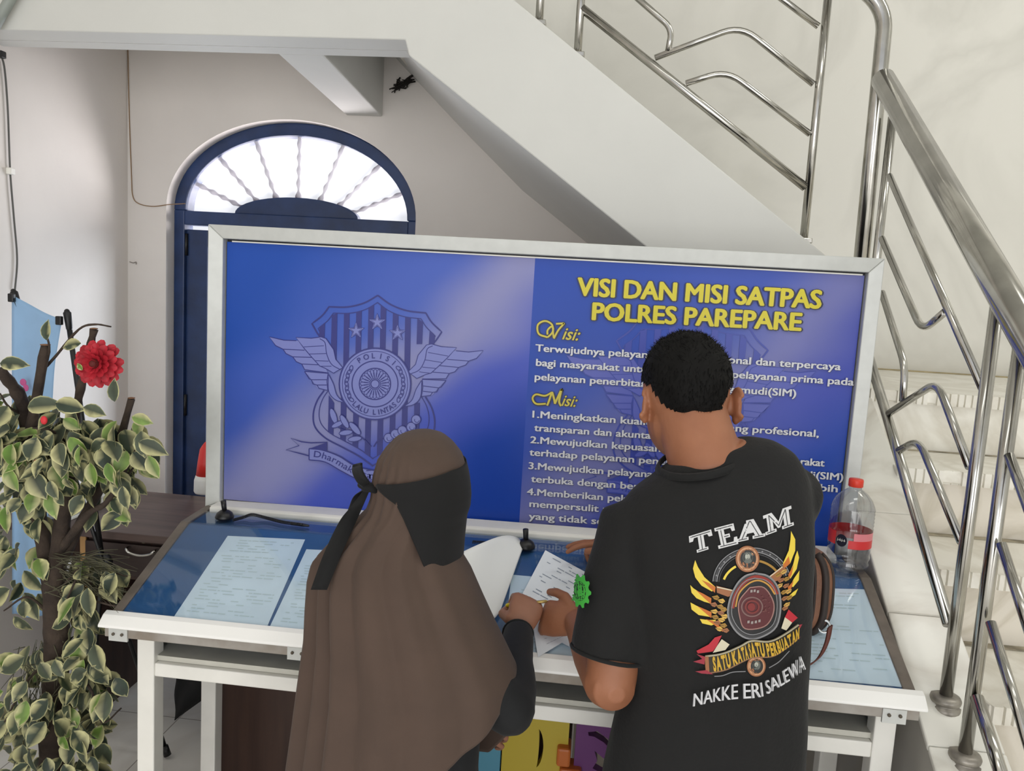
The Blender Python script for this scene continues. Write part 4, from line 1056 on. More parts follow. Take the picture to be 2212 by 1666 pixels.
knot = build('veil_knot', km, M['veil'], wom)
def ribbon(cs, ws, th=0.003):
    """strip of cloth following centre points cs with half width vectors ws"""
    C_ = spl(cs, 6); W_ = spl(ws, 6); rg = []
    for c_, w_ in zip(C_, W_):
        nn = nrm(np.cross(w_, [0, 0, 1.0]) + np.array([0, 1e-6, 0])) * th
        rg.append([c_ - w_ - nn, c_ + w_ - nn, c_ + w_ + nn, c_ - w_ + nn])
    return MB().loft(rg, 0, (True, True), True)
px = lambda u, v, o=.012: onback(u, v, o + .012)
lp = [kn, px(818, 1018, .02), px(820, 1002, .026), px(832, 1003, .026), px(838, 1018, .02), kn]
build('veil_bow', ribbon(lp, [np.array([.004, .010, .0])] * 6, .002), M['veil'], knot)
build('veil_tie', ribbon([kn, px(808, 1062, .012), px(785, 1088, .016)], [np.array([.004, 0, .004]), np.array([.010, .003, .008]), np.array([.008, .004, .012])]), M['veil'], knot)
build('veil_tie', ribbon([kn, px(822, 1072, .012), px(795, 1110, .014), px(777, 1160, .014), px(768, 1218, .014)], [np.array([.006, 0, .003]), np.array([.012, .002, .005]), np.array([.016, .003, .004]), np.array([.0155, .003, .002]), np.array([.013, .003, .0])]), M['veil'], knot)
# black dress
wx = PY(880, 1600, WY)[0]
db = MB()
db.loft([ring3(np.array([x, y, z]), np.array([a, 0, 0]), np.array([0, b, 0]), 28) for x, y, z, a, b in ((-.285, 1.345, 1.18, .05, .05), (-.29, 1.34, 1.13, .085, .075), (-.295, 1.33, 1.05, .115, .09), (-.29, 1.33, .92, .135, .10), (-.295, 1.33, .78, .140, .105), (-.30, 1.33, .5, .17, .13), (-.30, 1.33, .12, .21, .17), (-.30, 1.33, .035, .215, .175))])
SW, EW, WW = PY(940, 1290, 1.335), PY(1100, 1538, 1.285), PY(1119, 1366, 1.535)
SM = PY(1010, 1420, 1.315)
db.tube([SW, SM, EW], [.050, .047, .046], 20, ends=True)
db.tube([EW, EW * .55 + WW * .45, WW], [.048, .042, .031], 20)
SWl, EWl, WWl = PY(745, 1275, 1.36), np.array([-.40, 1.45, .86]), np.array([-.212, 1.50, .765])
db.tube([SWl, EWl], [.055, .045], 16, ends=True); db.tube([EWl, WWl], [.045, .03], 16)
dm = remesh(db, 0.006, 8); cloth_noise(dm, 0.006, (9, 9, 5), 5.5)
dress = build('dress', dm, M['abaya'], wom)
cuf = nrm(WW - EW); u = nrm(np.cross(cuf, [1, 0, 0])); w2 = np.cross(cuf, u)
build('cuff', MB().tube([WW - cuf * .004 + (u * math.cos(t) + w2 * math.sin(t)) * .0305 for t in np.linspace(0, 2 * PI, 25)], .003, 8, caps=False), M['abaya'], dress)
# body under the clothes: head with a face, neck, arms, hands
wb = MB(); hc = PY(911, 1040, 1.36); RW = rotz(math.radians(-42)) @ rotx(math.radians(-18))
wb.ell(hc, .064, .080, .078, RW, n=24, k=16); wb.ell(hc + RW @ np.array([0, .03, -.05]), .052, .055, .06, RW)
wb.ell(hc + RW @ np.array([0, .084, -.032]), .010, .013, .018, RW); wb.ell(hc + RW @ np.array([0, .076, -.065]), .018, .008, .006, RW); wb.ell(hc + RW @ np.array([0, .055, -.09]), .024, .022, .018, RW)
for sg in (-1, 1): wb.ell(hc + RW @ np.array([.066 * sg, -.005, -.015]), .008, .014, .024, RW)
wb.tube([hc + np.array([0, -.01, -.06]), np.array([-.285, 1.345, 1.14])], [.048, .055], 16)
wb.loft([ring3(np.array([x, y, z]), np.array([a, 0, 0]), np.array([0, b, 0]), 24) for x, y, z, a, b in ((-.285, 1.345, 1.17, .04, .04), (-.29, 1.34, 1.12, .075, .06), (-.285, 1.33, 1.05, .12, .08), (-.29, 1.33, .90, .11, .08), (-.295, 1.33, .78, .115, .085), (-.30, 1.33, .68, .11, .085))])
for sx in (-1, 1): wb.tube([(-.30 + sx * .06, 1.33, .72), (-.30 + sx * .07, 1.33, .4), (-.30 + sx * .07, 1.33, .06)], [.062, .045, .032], 14); wb.tube([(-.30 + sx * .07, 1.31, .04), (-.30 + sx * .075, 1.42, .03)], [.032, .026], 12, ends=True)
wb.tube([SW, EW, WW], [.038, .034, .024], 14, ends=True); wb.tube([SWl, EWl, WWl], [.038, .034, .024], 14, ends=True)
hand(wb, WW + cuf * .006, (0.16, 0.80, 0.50), (0.35, -0.55, 0.80), (-1.0, 0.1, 0.2), [(58, 85, 50), (64, 88, 50), (70, 90, 50), (76, 90, 50)], [(.55, .45, -.65), (.75, -.25, -.45), (.5, -.6, -.3)], 0.93, (.03, .01, -.01, -.03))
hand(wb, WWl, (0.93, 0.15, -0.12), (0.1, -0.7, 0.7), (0.1, 0.6, 0.8), [(30, 40, 30), (35, 45, 30), (40, 45, 30), (45, 50, 30)], [(.7, .7, -.2), (.9, .3, -.2), (1, 0, -.2)], 0.9)
build('body', remesh(wb, 0.0027, 4), M['skinw'], wom)
for sg in (-1, 1):
    e_ = MB(); e_.ell(hc + RW @ np.array([.026 * sg, .076, -.015]), .010, .008, .007, RW); build('eye', e_, M['white'], wom)
# the pen held between the two hands
pa, pbn = PY(1096, 1308, 1.60), PY(1183, 1299, 1.605)
pen = thing('pen', 'yellow pen held between the woman\'s and the man\'s hands', 'pen', pa)
build('barrel', MB().tube([pa, pa * .55 + pbn * .45], .0044, 12, ends=True), mat('yellow_plastic', (226, 204, 30), 0.35), pen)
build('tip', MB().tube([pa * .55 + pbn * .45, pbn * .96 + pa * .04, pbn], [.0036, .0034, .001], 12), mat('brass_tip', (176, 150, 90), 0.3, 0.7), pen)
# ---------------------------------------------------------------- printed design on the back of the T-shirt
prt = MB()
PC = {}
PM = []
def pcol(c, rough=0.6):
    if c not in PC: PC[c] = len(PM); PM.append(mat('shirt_print_ink', c, rough))
    return PC[c]
def s7(x, y): return (1440 + x * 0.3002, 1060 + y * 0.3002)     # drawing units of the back print
_lay = [0]
def on_tee(p_, e):
    r = _ray(*p_); hit = TEE_BVH.ray_cast(Vector((0, 0, HC)), Vector(r).normalized())
    if hit[0] is None or hit[3] > 1.52: return None
    n = hit[1] if hit[1].dot(Vector(r)) < 0 else -hit[1]
    return np.array(hit[0] + n * (0.0012 + e))
def pr_poly(pts, c, conv=s7, maxl=26, fixed=None):
    """polygon of ink laid on the cloth: cut into small triangles that follow the back"""
    _lay[0] += 1; e = _lay[0] * 0.00001
    P_ = [np.array(p_, float) for p_ in pts]
    tri = tessellate_polygon([[Vector((p_[0], p_[1], 0)) for p_ in P_]])
    T = [(P_[a], P_[b], P_[d]) for a, b, d in tri]
    out = []
    while T:
        a, b, d = T.pop(); L = [np.linalg.norm(a - b), np.linalg.norm(b - d), np.linalg.norm(d - a)]; k = int(np.argmax(L))
        if L[k] <= maxl: out.append((a, b, d)); continue
        q = [(a, b, d), (b, d, a), (d, a, b)][k]; m = (q[0] + q[1]) / 2
        T.append((q[0], m, q[2])); T.append((m, q[1], q[2]))
    mi = pcol(c); vid = {}; V = []; Fs = []
    for t in out:
        idx = []
        for p_ in t:
            k = (round(p_[0], 3), round(p_[1], 3))
            if k not in vid:
                w_ = on_tee(conv(p_[0], p_[1]), e)
                if w_ is None: idx = None; break
                vid[k] = len(V); V.append(w_)
            idx.append(vid[k])
        if idx is None or len(set(idx)) < 3: continue
        nn = np.cross(V[idx[1]] - V[idx[0]], V[idx[2]] - V[idx[0]])
        Fs.append(idx if nn[1] < 0 else idx[::-1])
    prt.add(V, Fs, mi, True)
def pr_line(pts, w_, c, closed=False, conv=s7):
    P_ = [np.array(p_, float) for p_ in pts]
    if closed: P_ = P_ + [P_[0]]
    L = []; R = []
    n = len(P_)
    for i in range(n):
        a = P_[i - 1] if i > 0 else (P_[-2] if closed else P_[0]); b = P_[i + 1] if i < n - 1 else (P_[1] if closed else P_[-1])
        d = nrm(b - a); nn = np.array([-d[1], d[0]]); L.append(P_[i] + nn * w_ / 2); R.append(P_[i] - nn * w_ / 2)
    for i in range(n - 1): pr_poly([L[i], R[i], R[i + 1], L[i + 1]], c, conv)
WHT, GRY, DGR, GOLD, YEL, ORG_, COP, RED, CRM, BLK, DRED = (206, 206, 206), (128, 128, 130), (62, 62, 64), (156, 118, 44), (222, 196, 66), (190, 104, 34), (150, 96, 60), (178, 34, 48), (206, 198, 172), (16, 16, 18), (84, 30, 34)
def slab(glyph, o, xa, ya, c=WHT):
    """outlined slab-serif capital; o origin (top-left), xa/ya axes of the unit cell"""
    o, xa, ya = np.array(o, float), np.array(xa, float), np.array(ya, float)
    G = {'T': [[(0, 0), (1, 0), (1.02, .34), (.86, .34), (.80, .18), (.63, .18), (.63, .84), (.76, .84), (.76, 1), (.24, 1), (.24, .84), (.37, .84), (.37, .18), (.20, .18), (.14, .34), (-.02, .34)]],
         'E': [[(0, 0), (1, 0), (1, .34), (.84, .34), (.80, .17), (.45, .17), (.45, .41), (.70, .41), (.70, .58), (.45, .58), (.45, .83), (.82, .83), (.88, .64), (1.04, .64), (1.02, 1), (0, 1), (0, .84), (.16, .84), (.16, .16), (0, .16)]],
         'A': [[(.36, 0), (.66, 0), (.96, .84), (1.08, .84), (1.08, 1), (.58, 1), (.58, .84), (.68, .84), (.63, .68), (.37, .68), (.32, .84), (.42, .84), (.42, 1), (-.06, 1), (-.06, .84), (.06, .84), (.30, .16), (.36, .16)]],
         'M': [[(-.04, 0), (.30, 0), (.52, .55), (.74, 0), (1.08, 0), (1.08, .16), (.96, .16), (.96, .84), (1.08, .84), (1.08, 1), (.62, 1), (.62, .84), (.72, .84), (.72, .42), (.56, .86), (.46, .86), (.30, .42), (.30, .84), (.40, .84), (.40, 1), (-.04, 1), (-.04, .84), (.08, .84), (.08, .16), (-.04, .16)]]}[glyph]
    I = {'T': [[(.06, .09), (.94, .09)], [(.5, .1), (.5, .92)], [(.3, .92), (.7, .92)]], 'E': [[(.08, .08), (.92, .08)], [(.3, .08), (.3, .92)], [(.1, .92), (.94, .92)], [(.4, .5), (.64, .5)]],
         'A': [[(.5, .06), (.16, .9)], [(.52, .06), (.84, .9)], [(.02, .92), (.36, .92)], [(.64, .92), (1.02, .92)]], 'M': [[(.18, .08), (.18, .92)], [(.18, .08), (.51, .75)], [(.51, .75), (.84, .08)], [(.84, .08), (.84, .92)], [(.02, .92), (.34, .92)], [(.68, .92), (1.02, .92)]]}[glyph]
    for g in G: pr_poly([o + xa * x + ya * y for x, y in g], c)
    for g in I: pr_line([o + xa * x + ya * y for x, y in g], 7, DGR)
slab('T', (160, 330), (160, -50), (20, 130)); slab('E', (342, 272), (138, -36), (32, 148)); slab('A', (505, 230), (180, -38), (8, 140)); slab('M', (698, 180), (180, -66), (20, 140))
# wheel behind, two lamps
c0 = (606, 640)
ell_ = lambda c_, a, b, t0=0, t1=2 * PI, n=40, tilt=0.0: [(c_[0] + a * math.cos(t) * math.cos(tilt) - b * math.sin(t) * math.sin(tilt), c_[1] + a * math.cos(t) * math.sin(tilt) + b * math.sin(t) * math.cos(tilt)) for t in np.linspace(t0, t1, n + 1)][: n if abs(t1 - t0) > 6.28 else n + 1]
for w_, a, b, c_ in ((16, 262, 240, DGR), (7, 278, 256, GRY), (7, 250, 228, GRY), (6, 236, 214, DGR)): pr_line(ell_((610, 668), a, b, PI * 1.02, PI * 1.92), w_, c_)
pr_line(ell_((606, 690), 206, 172, PI * 1.10, PI * 1.32, 12), 16, YEL); pr_line(ell_((610, 690), 215, 190, PI * 1.58, PI * 1.84, 12), 16, GOLD)
for k in range(12):
    a = PI * (1.08 + 0.8 * k / 11); pr_poly([(610 + 262 * math.cos(a) + d[0], 668 + 240 * math.sin(a) + d[1]) for d in ((-6, -4), (5, -6), (7, 5), (-4, 6))], GRY)
for c_, r in (((578, 490), 84), ((640, 1258), 66)):
    pr_poly(ell_(c_, r, r * 1.12), COP); pr_poly(ell_(c_, r * .86, r * .98), (196, 150, 112)); pr_poly(ell_(c_, r * .74, r * .86), COP); pr_poly(ell_((c_[0] + 4, c_[1]), r * .66, r * .78), (34, 36, 36)); pr_poly(ell_((c_[0] + 2, c_[1] - r * .1), r * .42, r * .5), (92, 96, 90)); pr_poly(ell_((c_[0], c_[1] - r * .2), r * .2, r * .24), (170, 172, 160))
# wings: flame feathers then gold scales
LF = [([(205, 500), (190, 560), (205, 620), (250, 680), (325, 722), (350, 690), (270, 620), (225, 550)], YEL), ([(170, 675), (180, 730), (215, 770), (270, 795), (318, 808), (318, 770), (250, 735), (195, 700)], YEL), ([(172, 800), (180, 850), (230, 890), (318, 905), (320, 868), (255, 845), (200, 815)], YEL), ([(238, 918), (255, 950), (320, 965), (360, 950), (350, 925), (290, 925)], YEL),
      ([(250, 640), (300, 690), (345, 730), (350, 690), (300, 660)], ORG_), ([(210, 712), (270, 770), (318, 812), (320, 770), (260, 736)], ORG_), ([(220, 825), (270, 870), (320, 912), (322, 870)], ORG_), ([(280, 920), (330, 930), (420, 1000), (400, 1010), (340, 960)], ORG_)]
RF = [([(885, 290), (915, 350), (915, 430), (880, 520), (830, 560), (830, 520), (870, 430), (882, 350)], YEL), ([(930, 430), (942, 480), (925, 560), (880, 630), (870, 600), (900, 530), (915, 470)], YEL), ([(945, 570), (940, 640), (900, 690), (880, 680), (905, 630)], YEL), ([(935, 700), (915, 745), (870, 775), (868, 755), (900, 725)], YEL),
      ([(870, 470), (880, 520), (835, 560), (830, 530)], ORG_), ([(905, 530), (890, 600), (868, 640), (866, 600)], ORG_), ([(905, 640), (890, 690), (862, 740), (864, 690)], ORG_)]
for pts, c_ in LF + RF: pr_poly(pts, c_)
pr_poly([(355, 680), (480, 712), (470, 745), (440, 760), (360, 730)], COP); pr_line([(360, 690), (478, 716)], 8, CRM)
pr_poly([(720, 620), (830, 535), (850, 560), (800, 640), (740, 660)], COP); pr_line([(726, 622), (825, 545)], 7, CRM)
for k, (x, y) in enumerate([(355, 765), (395, 790), (340, 815), (385, 830), (345, 865), (390, 875), (350, 905), (395, 925), (365, 945), (410, 965), (380, 990), (425, 1000), (410, 850), (418, 900)]):
    pr_poly([(x - 32, y - 8), (x + 8, y - 18), (x + 24, y + 2), (x + 4, y + 18), (x - 14, y + 12)], (GOLD, (206, 166, 76), COP)[k % 3]); pr_line([(x - 28, y - 4), (x + 16, y + 4)], 4, (90, 60, 30))
for k, (x, y) in enumerate([(790, 600), (830, 580), (810, 640), (850, 630), (800, 680), (845, 680), (830, 725), (862, 720), (835, 770), (866, 765), (850, 815), (838, 840)]):
    pr_poly([(x + 26, y - 18), (x + 20, y + 6), (x - 4, y + 20), (x - 20, y + 6), (x - 4, y - 12)], (GOLD, (196, 156, 76), COP)[k % 3]); pr_line([(x - 12, y + 8), (x + 20, y - 10)], 4, (90, 60, 30))
# flag ribbons
pr_poly([(395, 1035), (345, 1050), (300, 1100), (215, 1145), (225, 1165), (330, 1150), (360, 1110)], RED); pr_poly([(395, 1062), (450, 1100), (420, 1140), (330, 1160), (360, 1112)], CRM)
pr_poly([(865, 850), (930, 910), (890, 945), (840, 905)], RED); pr_poly([(840, 905), (890, 945), (850, 1000), (815, 985)], CRM)
# central badge
def badge(s_, dx=0, dy=0): return [(618 + (x - 618) * s_ + dx, 830 + (y - 830) * s_ + dy) for x, y in spl([(625, 590), (720, 610), (790, 690), (810, 830), (780, 970), (690, 1040), (590, 1060), (500, 1010), (440, 900), (450, 780), (500, 670), (560, 610), (625, 590)], 4)]
pr_poly(badge(1.0), (58, 58, 60)); pr_line(badge(1.0), 12, GRY, False)
pr_poly(badge(0.90), (24, 24, 26)); pr_line(spl([(470, 840), (490, 740), (560, 650), (640, 615), (730, 650), (785, 740)], 5), 24, (140, 44, 32)); pr_line(spl([(492, 830), (515, 735), (580, 665), (650, 640), (720, 670), (768, 740)], 5), 11, (190, 140, 60))
pr_line(badge(0.86), 6, GRY)
pr_poly([(618 + (x - 618) * 1, y) for x, y in spl([(590, 690), (690, 690), (755, 790), (750, 890), (690, 970), (560, 985), (520, 900), (515, 790), (590, 690)], 5)], DRED)
pr_line(spl([(590, 690), (690, 690), (755, 790), (750, 890), (690, 970), (560, 985), (520, 900), (515, 790), (590, 690)], 5), 8, (150, 112, 104))
for r, c_, w_ in ((72, (120, 92, 88), 9), (46, (116, 44, 40), 12)): pr_line(ell_((605, 828), r, r * .95), w_, c_, True)
pr_poly(ell_((600, 828), 26, 28), (120, 36, 34))
for x, y in ((600, 715), (622, 712), (645, 718), (580, 935), (605, 940), (630, 935), (655, 928)): pr_poly([(x - 7, y - 9), (x + 8, y - 11), (x + 7, y + 8), (x - 8, y + 10)], (150, 140, 136))
for k in range(14): x, y = 660 + 60 * rng.rand(), 740 + 130 * rng.rand(); pr_poly([(x, y), (x + 16, y - 6), (x + 13, y + 5)], (104, 58, 56))
# motto banner
upb = spl([(275, 1180), (400, 1160), (520, 1110), (600, 1070), (720, 1075), (820, 1030), (925, 955)], 6); dnb = spl([(285, 1300), (420, 1275), (540, 1215), (620, 1185), (740, 1180), (840, 1120), (920, 1050)], 6)
pr_poly(upb + dnb[::-1], (44, 38, 26)); pr_line(upb, 16, (122, 112, 88)); pr_line(upb, 6, (190, 184, 160)); pr_line(dnb, 10, (130, 96, 66)); pr_line([(285, 1178), (292, 1298)], 26, COP)
for pts in ([(275, 1180), (215, 1160), (255, 1195), (192, 1215), (270, 1235)], [(285, 1275), (205, 1285), (250, 1300), (330, 1305)], [(925, 955), (948, 950), (930, 985)], [(918, 1048), (936, 1040), (915, 1062)]): pr_poly(pts, (150, 40, 56))
pr_line(spl([(340, 1320), (400, 1315), (470, 1290), (560, 1285)], 4), 6, GRY); pr_line(spl([(720, 1260), (790, 1215), (860, 1140)], 4), 6, GRY)
def path_text(s, up_, dn_, c, t0, t1, bold, hs=0.8):
    U, D = np.array(up_), np.array(dn_); adv = [0.42 if ch == ' ' else text2(ch, bold)[2] / CAPH + 0.12 for ch in s]; tot = sum(adv); pos = 0
    ku = np.linspace(0, 1, len(U)); kd = np.linspace(0, 1, len(D))
    for ch, ad in zip(s, adv):
        if ch != ' ':
            V, Fc, wd = text2(ch, bold)
            def cvt(x, y):
                t = t0 + (t1 - t0) * (pos + 0.06 + x / CAPH) / tot; a = np.array([np.interp(t, ku, U[:, 0]), np.interp(t, ku, U[:, 1])]); b = np.array([np.interp(t, kd, D[:, 0]), np.interp(t, kd, D[:, 1])])
                h = 0.5 + (0.5 - y / CAPH) * hs; return a + (b - a) * h
            for f in Fc: pr_poly([cvt(*V[j]) for j in f], c, s7, 60)
        pos += ad
path_text('SATU KATA SATU PERBUATAN', upb, dnb, (198, 158, 44), 0.06, 0.99, 0.05, 0.78)
# brushed lettering below
up2 = spl([(190, 1435), (330, 1400), (480, 1365), (640, 1355), (740, 1310), (850, 1230), (930, 1150)], 6); dn2 = spl([(185, 1535), (330, 1500), (480, 1480), (650, 1465), (760, 1400), (870, 1330), (945, 1270)], 6)
for dx_, dy_, c_ in ((0, 0, (176, 176, 178)), (5, -4, (206, 206, 208))):
    path_text('NAKKE ERI SALEWA', [(p_[0] + dx_, p_[1] + dy_) for p_ in up2], [(p_[0] + dx_, p_[1] + dy_) for p_ in dn2], c_, 0.0, 1.0, 0.0, 0.92)
build('back_print', prt, PM, shirt)
# green gear badge on the left sleeve
prt = MB(); PC.clear(); PM = []
def s5(x, y): return (960 + x * 0.24, 1100 + y * 0.24)
GRN = (64, 168, 62)
gear = []
for k in range(40):
    t = 2 * PI * k / 40; r = 1.0 if (k % 4) in (0, 1) else 0.80; gear.append((1284 + 82 * r * math.cos(t), 748 + 148 * r * math.sin(t)))
pr_poly(gear, GRN, s5); pr_poly(ell_((1282, 748), 44, 84), (26, 30, 28), s5)
for c_, a, b in (((1284, 700), 15, 26), ((1270, 775), 17, 26), ((1302, 770), 14, 24), ((1284, 745), 14, 40)): pr_poly(ell_(c_, a, b), GRN, s5)
if len(prt.v): build('sleeve_print', prt, PM, shirt)
# ---------------------------------------------------------------- office desk behind, and things on it
M['desk'] = wood('dark_walnut', (74, 58, 54), (98, 80, 74), 0.4, 0, 2.5)
od = thing('office_desk', 'dark brown office desk with a drawer against the door wall', 'desk', (-1.35, 2.7, 0))
build('desktop', MB().box((-2.11, 2.44, 0.732), (-0.62, 2.95, 0.76)), M['desk'], od, bevel=0.003)
lgt = mat('light_edge_band', (190, 146, 92), 0.5)
for x in (-1.75, -0.66):
    sp_ = build('side_panel', MB().box((x, 2.475, 0.02), (x + 0.022, 2.93, 0.732)), M['brown'], od)
    build('edge_band', MB().box((x, 2.468, 0.02), (x + 0.022, 2.475, 0.732)), lgt, sp_)
    build('foot', MB().box((x - 0.004, 2.48, 0.0), (x + 0.026, 2.53, 0.02)), M['black'], sp_)
build('modesty_panel', MB().box((-2.08, 2.88, 0.22), (-0.62, 2.90, 0.732)), M['brown'], od)
dw = build('drawer', MB().box((-1.722, 2.455, 0.60), (-1.05, 2.475, 0.715)), wood('drawer_front', (44, 32, 30), (58, 44, 40), 0.4, 0, 2.5), od, bevel=0.002)
hp_ = [PY(u, v, 2.445) for u, v in ((277, 1184), (284, 1192), (305, 1198), (326, 1196), (336, 1190))]
hp_ = [hp_[0] + np.array([0, .012, 0])] + [p_ + np.array([0, -.012, 0]) for p_ in hp_] + [hp_[-1] + np.array([0, .012, 0])]
build('handle', MB().tube(spl(hp_, 5), 0.005, 8), M['steel'], dw)
build('lock', MB().lathe([(0.008, 0), (0.008, 0.004), (0.006, 0.006)], PY(311, 1169, 2.455), 14, axis=(0, -1, 0)), M['dirt'], dw)
build('drawer_cabinet', MB().box((-1.722, 2.476, 0.58), (-1.05, 2.86, 0.73)), M['brown'], od)
gb = PZ(446, 1064, 0.7605)
gt = thing('glue_bottle', 'white bottle with a red cone cap on the office desk beside the door', 'bottle', gb)
build('body', MB().lathe([(0.046, 0), (0.05, 0.008), (0.049, 0.055), (0.043, 0.075)], gb, 24), M['white'], gt)
build('cap', MB().lathe([(0.042, 0.075), (0.036, 0.13), (0.028, 0.185), (0.016, 0.205), (0.008, 0.215)], gb, 24), mat('red_cap', (226, 52, 44), 0.4), gt)
pbx = PZ(108, 1118, 0.7605)
bx = thing('document_tray', 'cream document tray on the office desk behind the plant', 'tray', pbx)
for z in (0.0, 0.035): build('tray', MB().box((pbx[0] - .07, pbx[1] - .02, .7605 + z), (pbx[0] + .09, pbx[1] + .2, .7605 + z + .012)), M['panelgrey'], bx, bevel=0.003)
for sx in (-.07, .082): build('tray_side', MB().box((pbx[0] + sx, pbx[1] + .16, .7725), (pbx[0] + sx + .008, pbx[1] + .2, .7955)), M['panelgrey'], bx)
# black cloth hanging in a point below the desk
t0, t1, tp_ = PY(377, 1440, 2.40), PY(470, 1440, 2.40), PY(376, 1556, 2.40)
ck = MB(); rows = []
for t in np.linspace(0, 1, 12):
    a = np.array([t0[0] + 0.004 * math.sin(9 * t), 2.40, t0[2] + (tp_[2] - t0[2]) * t]); b = t1 + (tp_ - t1) * max(0, (t - .35) / .65) if t > .35 else np.array([t1[0], 2.40, t1[2] + (tp_[2] - t1[2]) * t * 0.9])
    b = np.array([max(a[0] + .002, b[0]), 2.40, a[2] + (0.0 if t < .35 else 0.0)])
    rows.append([a + (b - a) * s_ + np.array([0, 0.018 * math.sin(7 * s_ + 2 * t) * (1 - t), 0]) for s_ in np.linspace(0, 1, 12)])
top_z = 0.735; rows = [[np.array([p_[0], p_[1], top_z]) for p_ in rows[0]]] + rows
ck.grid(rows); build('black_cloth', ck, M['abaya'], label='black cloth hanging to a point below the office desk', cat='cloth', solid=0.003)

# ---------------------------------------------------------------- X banner stand
xb = thing('banner_stand', 'black banner stand carrying a pale blue sheet behind the plant', 'banner', PZ(300, 1640, 0.0))
r2a, r2b = PY(30, 632, 2.36), PZ(362, 1632, 0.012); r1a, r1b = PY(145, 676, 2.30), PZ(290, 1642, 0.012)
build('pole', MB().tube([r2a, r2b], 0.0075, 10), M['black'], xb); ctr = PY(222, 1215, 2.37); r1b = PZ(190, 1622, 0.012)
build('pole', MB().tube([r1a, ctr], 0.0085, 10), M['black'], xb); build('pole', MB().tube([ctr, r1b], 0.0075, 10), M['black'], xb)
for e, d in ((r2b, r2a), (r1b, ctr)): build('rubber_foot', MB().tube([e + nrm(d - e) * .035, e], [.012, .013], 10), M['black'], xb)
for e, d in ((r2a, r2b), (r1a, ctr)): build('pole_tip', MB().tube([e + nrm(d - e) * .05, e, e - nrm(d - e) * 0.004], [.010, .0125, .009], 10, ends=True), M['black'], xb)
build('hub', MB().lathe([(0.03, -.012), (0.034, 0), (0.03, .012)], ctr, 16, axis=(0, 1, 0)), M['black'], xb)
A_, B_, C_, D_ = PY(27, 638, 2.35), PY(136, 690, 2.29), PY(98, 1330, 2.36), PY(20, 1330, 2.40)
R_ = [PY(u, v, 2.30 + .05 * (v - 690) / 640) for u, v in ((136, 690), (127, 745), (119, 800), (113, 900), (106, 1050), (100, 1200), (98, 1330))]
Lf = [PY(u, v, 2.35 + .05 * (v - 638) / 700) for u, v in ((26, 638), (25, 700), (24, 760), (23, 880), (22, 1040), (21, 1200), (20, 1330))]
gR, gL = spl(R_, 5), spl(Lf, 5)
sheet_g = [[a + (b - a) * t + np.array([0, 0.016 * math.sin(5.5 * t + 0.04 * i) * (0.4 + 0.02 * i), 0.006 * math.sin(PI * t) * (-1 if i < 4 else 0)]) for t in np.linspace(0, 1, 16)] for i, (a, b) in enumerate(zip(gL, gR))]
sm2 = mat('pale_blue_vinyl', (150, 188, 226), 0.5, var=0.05, vscale=6)
bs_ = build('sheet', MB().grid(sheet_g), sm2, xb, solid=0.0015)
for p_ in (A_ + np.array([.004, -.01, -.008]), B_ + np.array([-.006, -.01, -.004])): build('clip', MB().box(p_ - np.array([.010, .006, .014]), p_ + np.array([.010, .008, .014])), M['black'], bs_, bevel=0.003)
pk = MB()
for (u, v), w_, c_ in (((50, 826), .012, 0), ((56, 838), .010, 0), ((47, 850), .010, 1)):
    q = PY(u, v, 2.318); pk.ell(q, w_, .002, .012, mi=c_, n=10, k=6)
build('printed_flower', pk, [mat('pink_print', (190, 84, 140), 0.5), M['white']], bs_)

# ---------------------------------------------------------------- small things on the desk
wp = PSL(1829, 1238, 0.0); wp = np.array([wp[0], max(wp[1], 1.93), wp[2]]); wp = np.array(dk(0.65, 1.905, ZB + .0075 + .003))
wp[0] = PY(1827, 1240, wp[1])[0]
wb_ = thing('water_bottle', 'clear plastic water bottle with a red cap and red label at the right end', 'bottle', wp)
pet = glass_pane('clear_plastic', (236, 238, 240), 0.10)
prf = [(0.030, .004), (0.041, .0), (0.048, .012), (0.049, .020), (0.046, .026), (0.049, .034), (0.047, .042), (0.049, .050), (0.0485, .060), (0.0485, .100)]
for k in range(6): prf += [(0.0500, .106 + k * .009), (0.0485, .110 + k * .009)]
prf += [(0.046, .162), (0.040, .174), (0.030, .186), (0.020, .194), (0.0145, .198), (0.0145, .206)]
build('bottle_body', MB().lathe(prf, wp, 36, caps=(True, False)), pet, wb_)
build('cap', MB().lathe([(0.0155, .203), (0.0168, .204), (0.0168, .218), (0.0158, .2215), (0.004, .2222)], wp, 28), mat('orange_red_cap', (232, 66, 46), 0.4), wb_)
lb = MB(); lred = mat('red_label', (214, 44, 48), 0.4); lwht = mat('pink_label', (226, 132, 140), 0.4)
def cyl_patch(a0, a1, z0, z1, r, mi, n=14): lb.grid([[wp + np.array([r * math.cos(a), r * math.sin(a), z]) for a in np.linspace(a0, a1, n)] for z in (z0, z1)], mi)
cyl_patch(-PI * 0.62, -PI * 0.02, .062, .082, .0492, 0); cyl_patch(-PI * 0.55, -PI * 0.02, .082, .100, .0492, 1); cyl_patch(-PI * 1.05, -PI * 0.82, .066, .098, .0492, 0); cyl_patch(-PI * .02, PI * .9, .062, .100, .0490, 0)
label_o = build('label', lb, [lred, lwht], wb_)
lo_ = MB(); a0 = -PI * 0.72
ov = [(a0 + 0.26 * math.cos(t), .079 + .015 * math.sin(t)) for t in np.linspace(0, 2 * PI, 21)[:-1]]
lo_.add([wp + np.array([.0500 * math.cos(a), .0500 * math.sin(a), z]) for a, z in ov], [list(range(20))], 0)
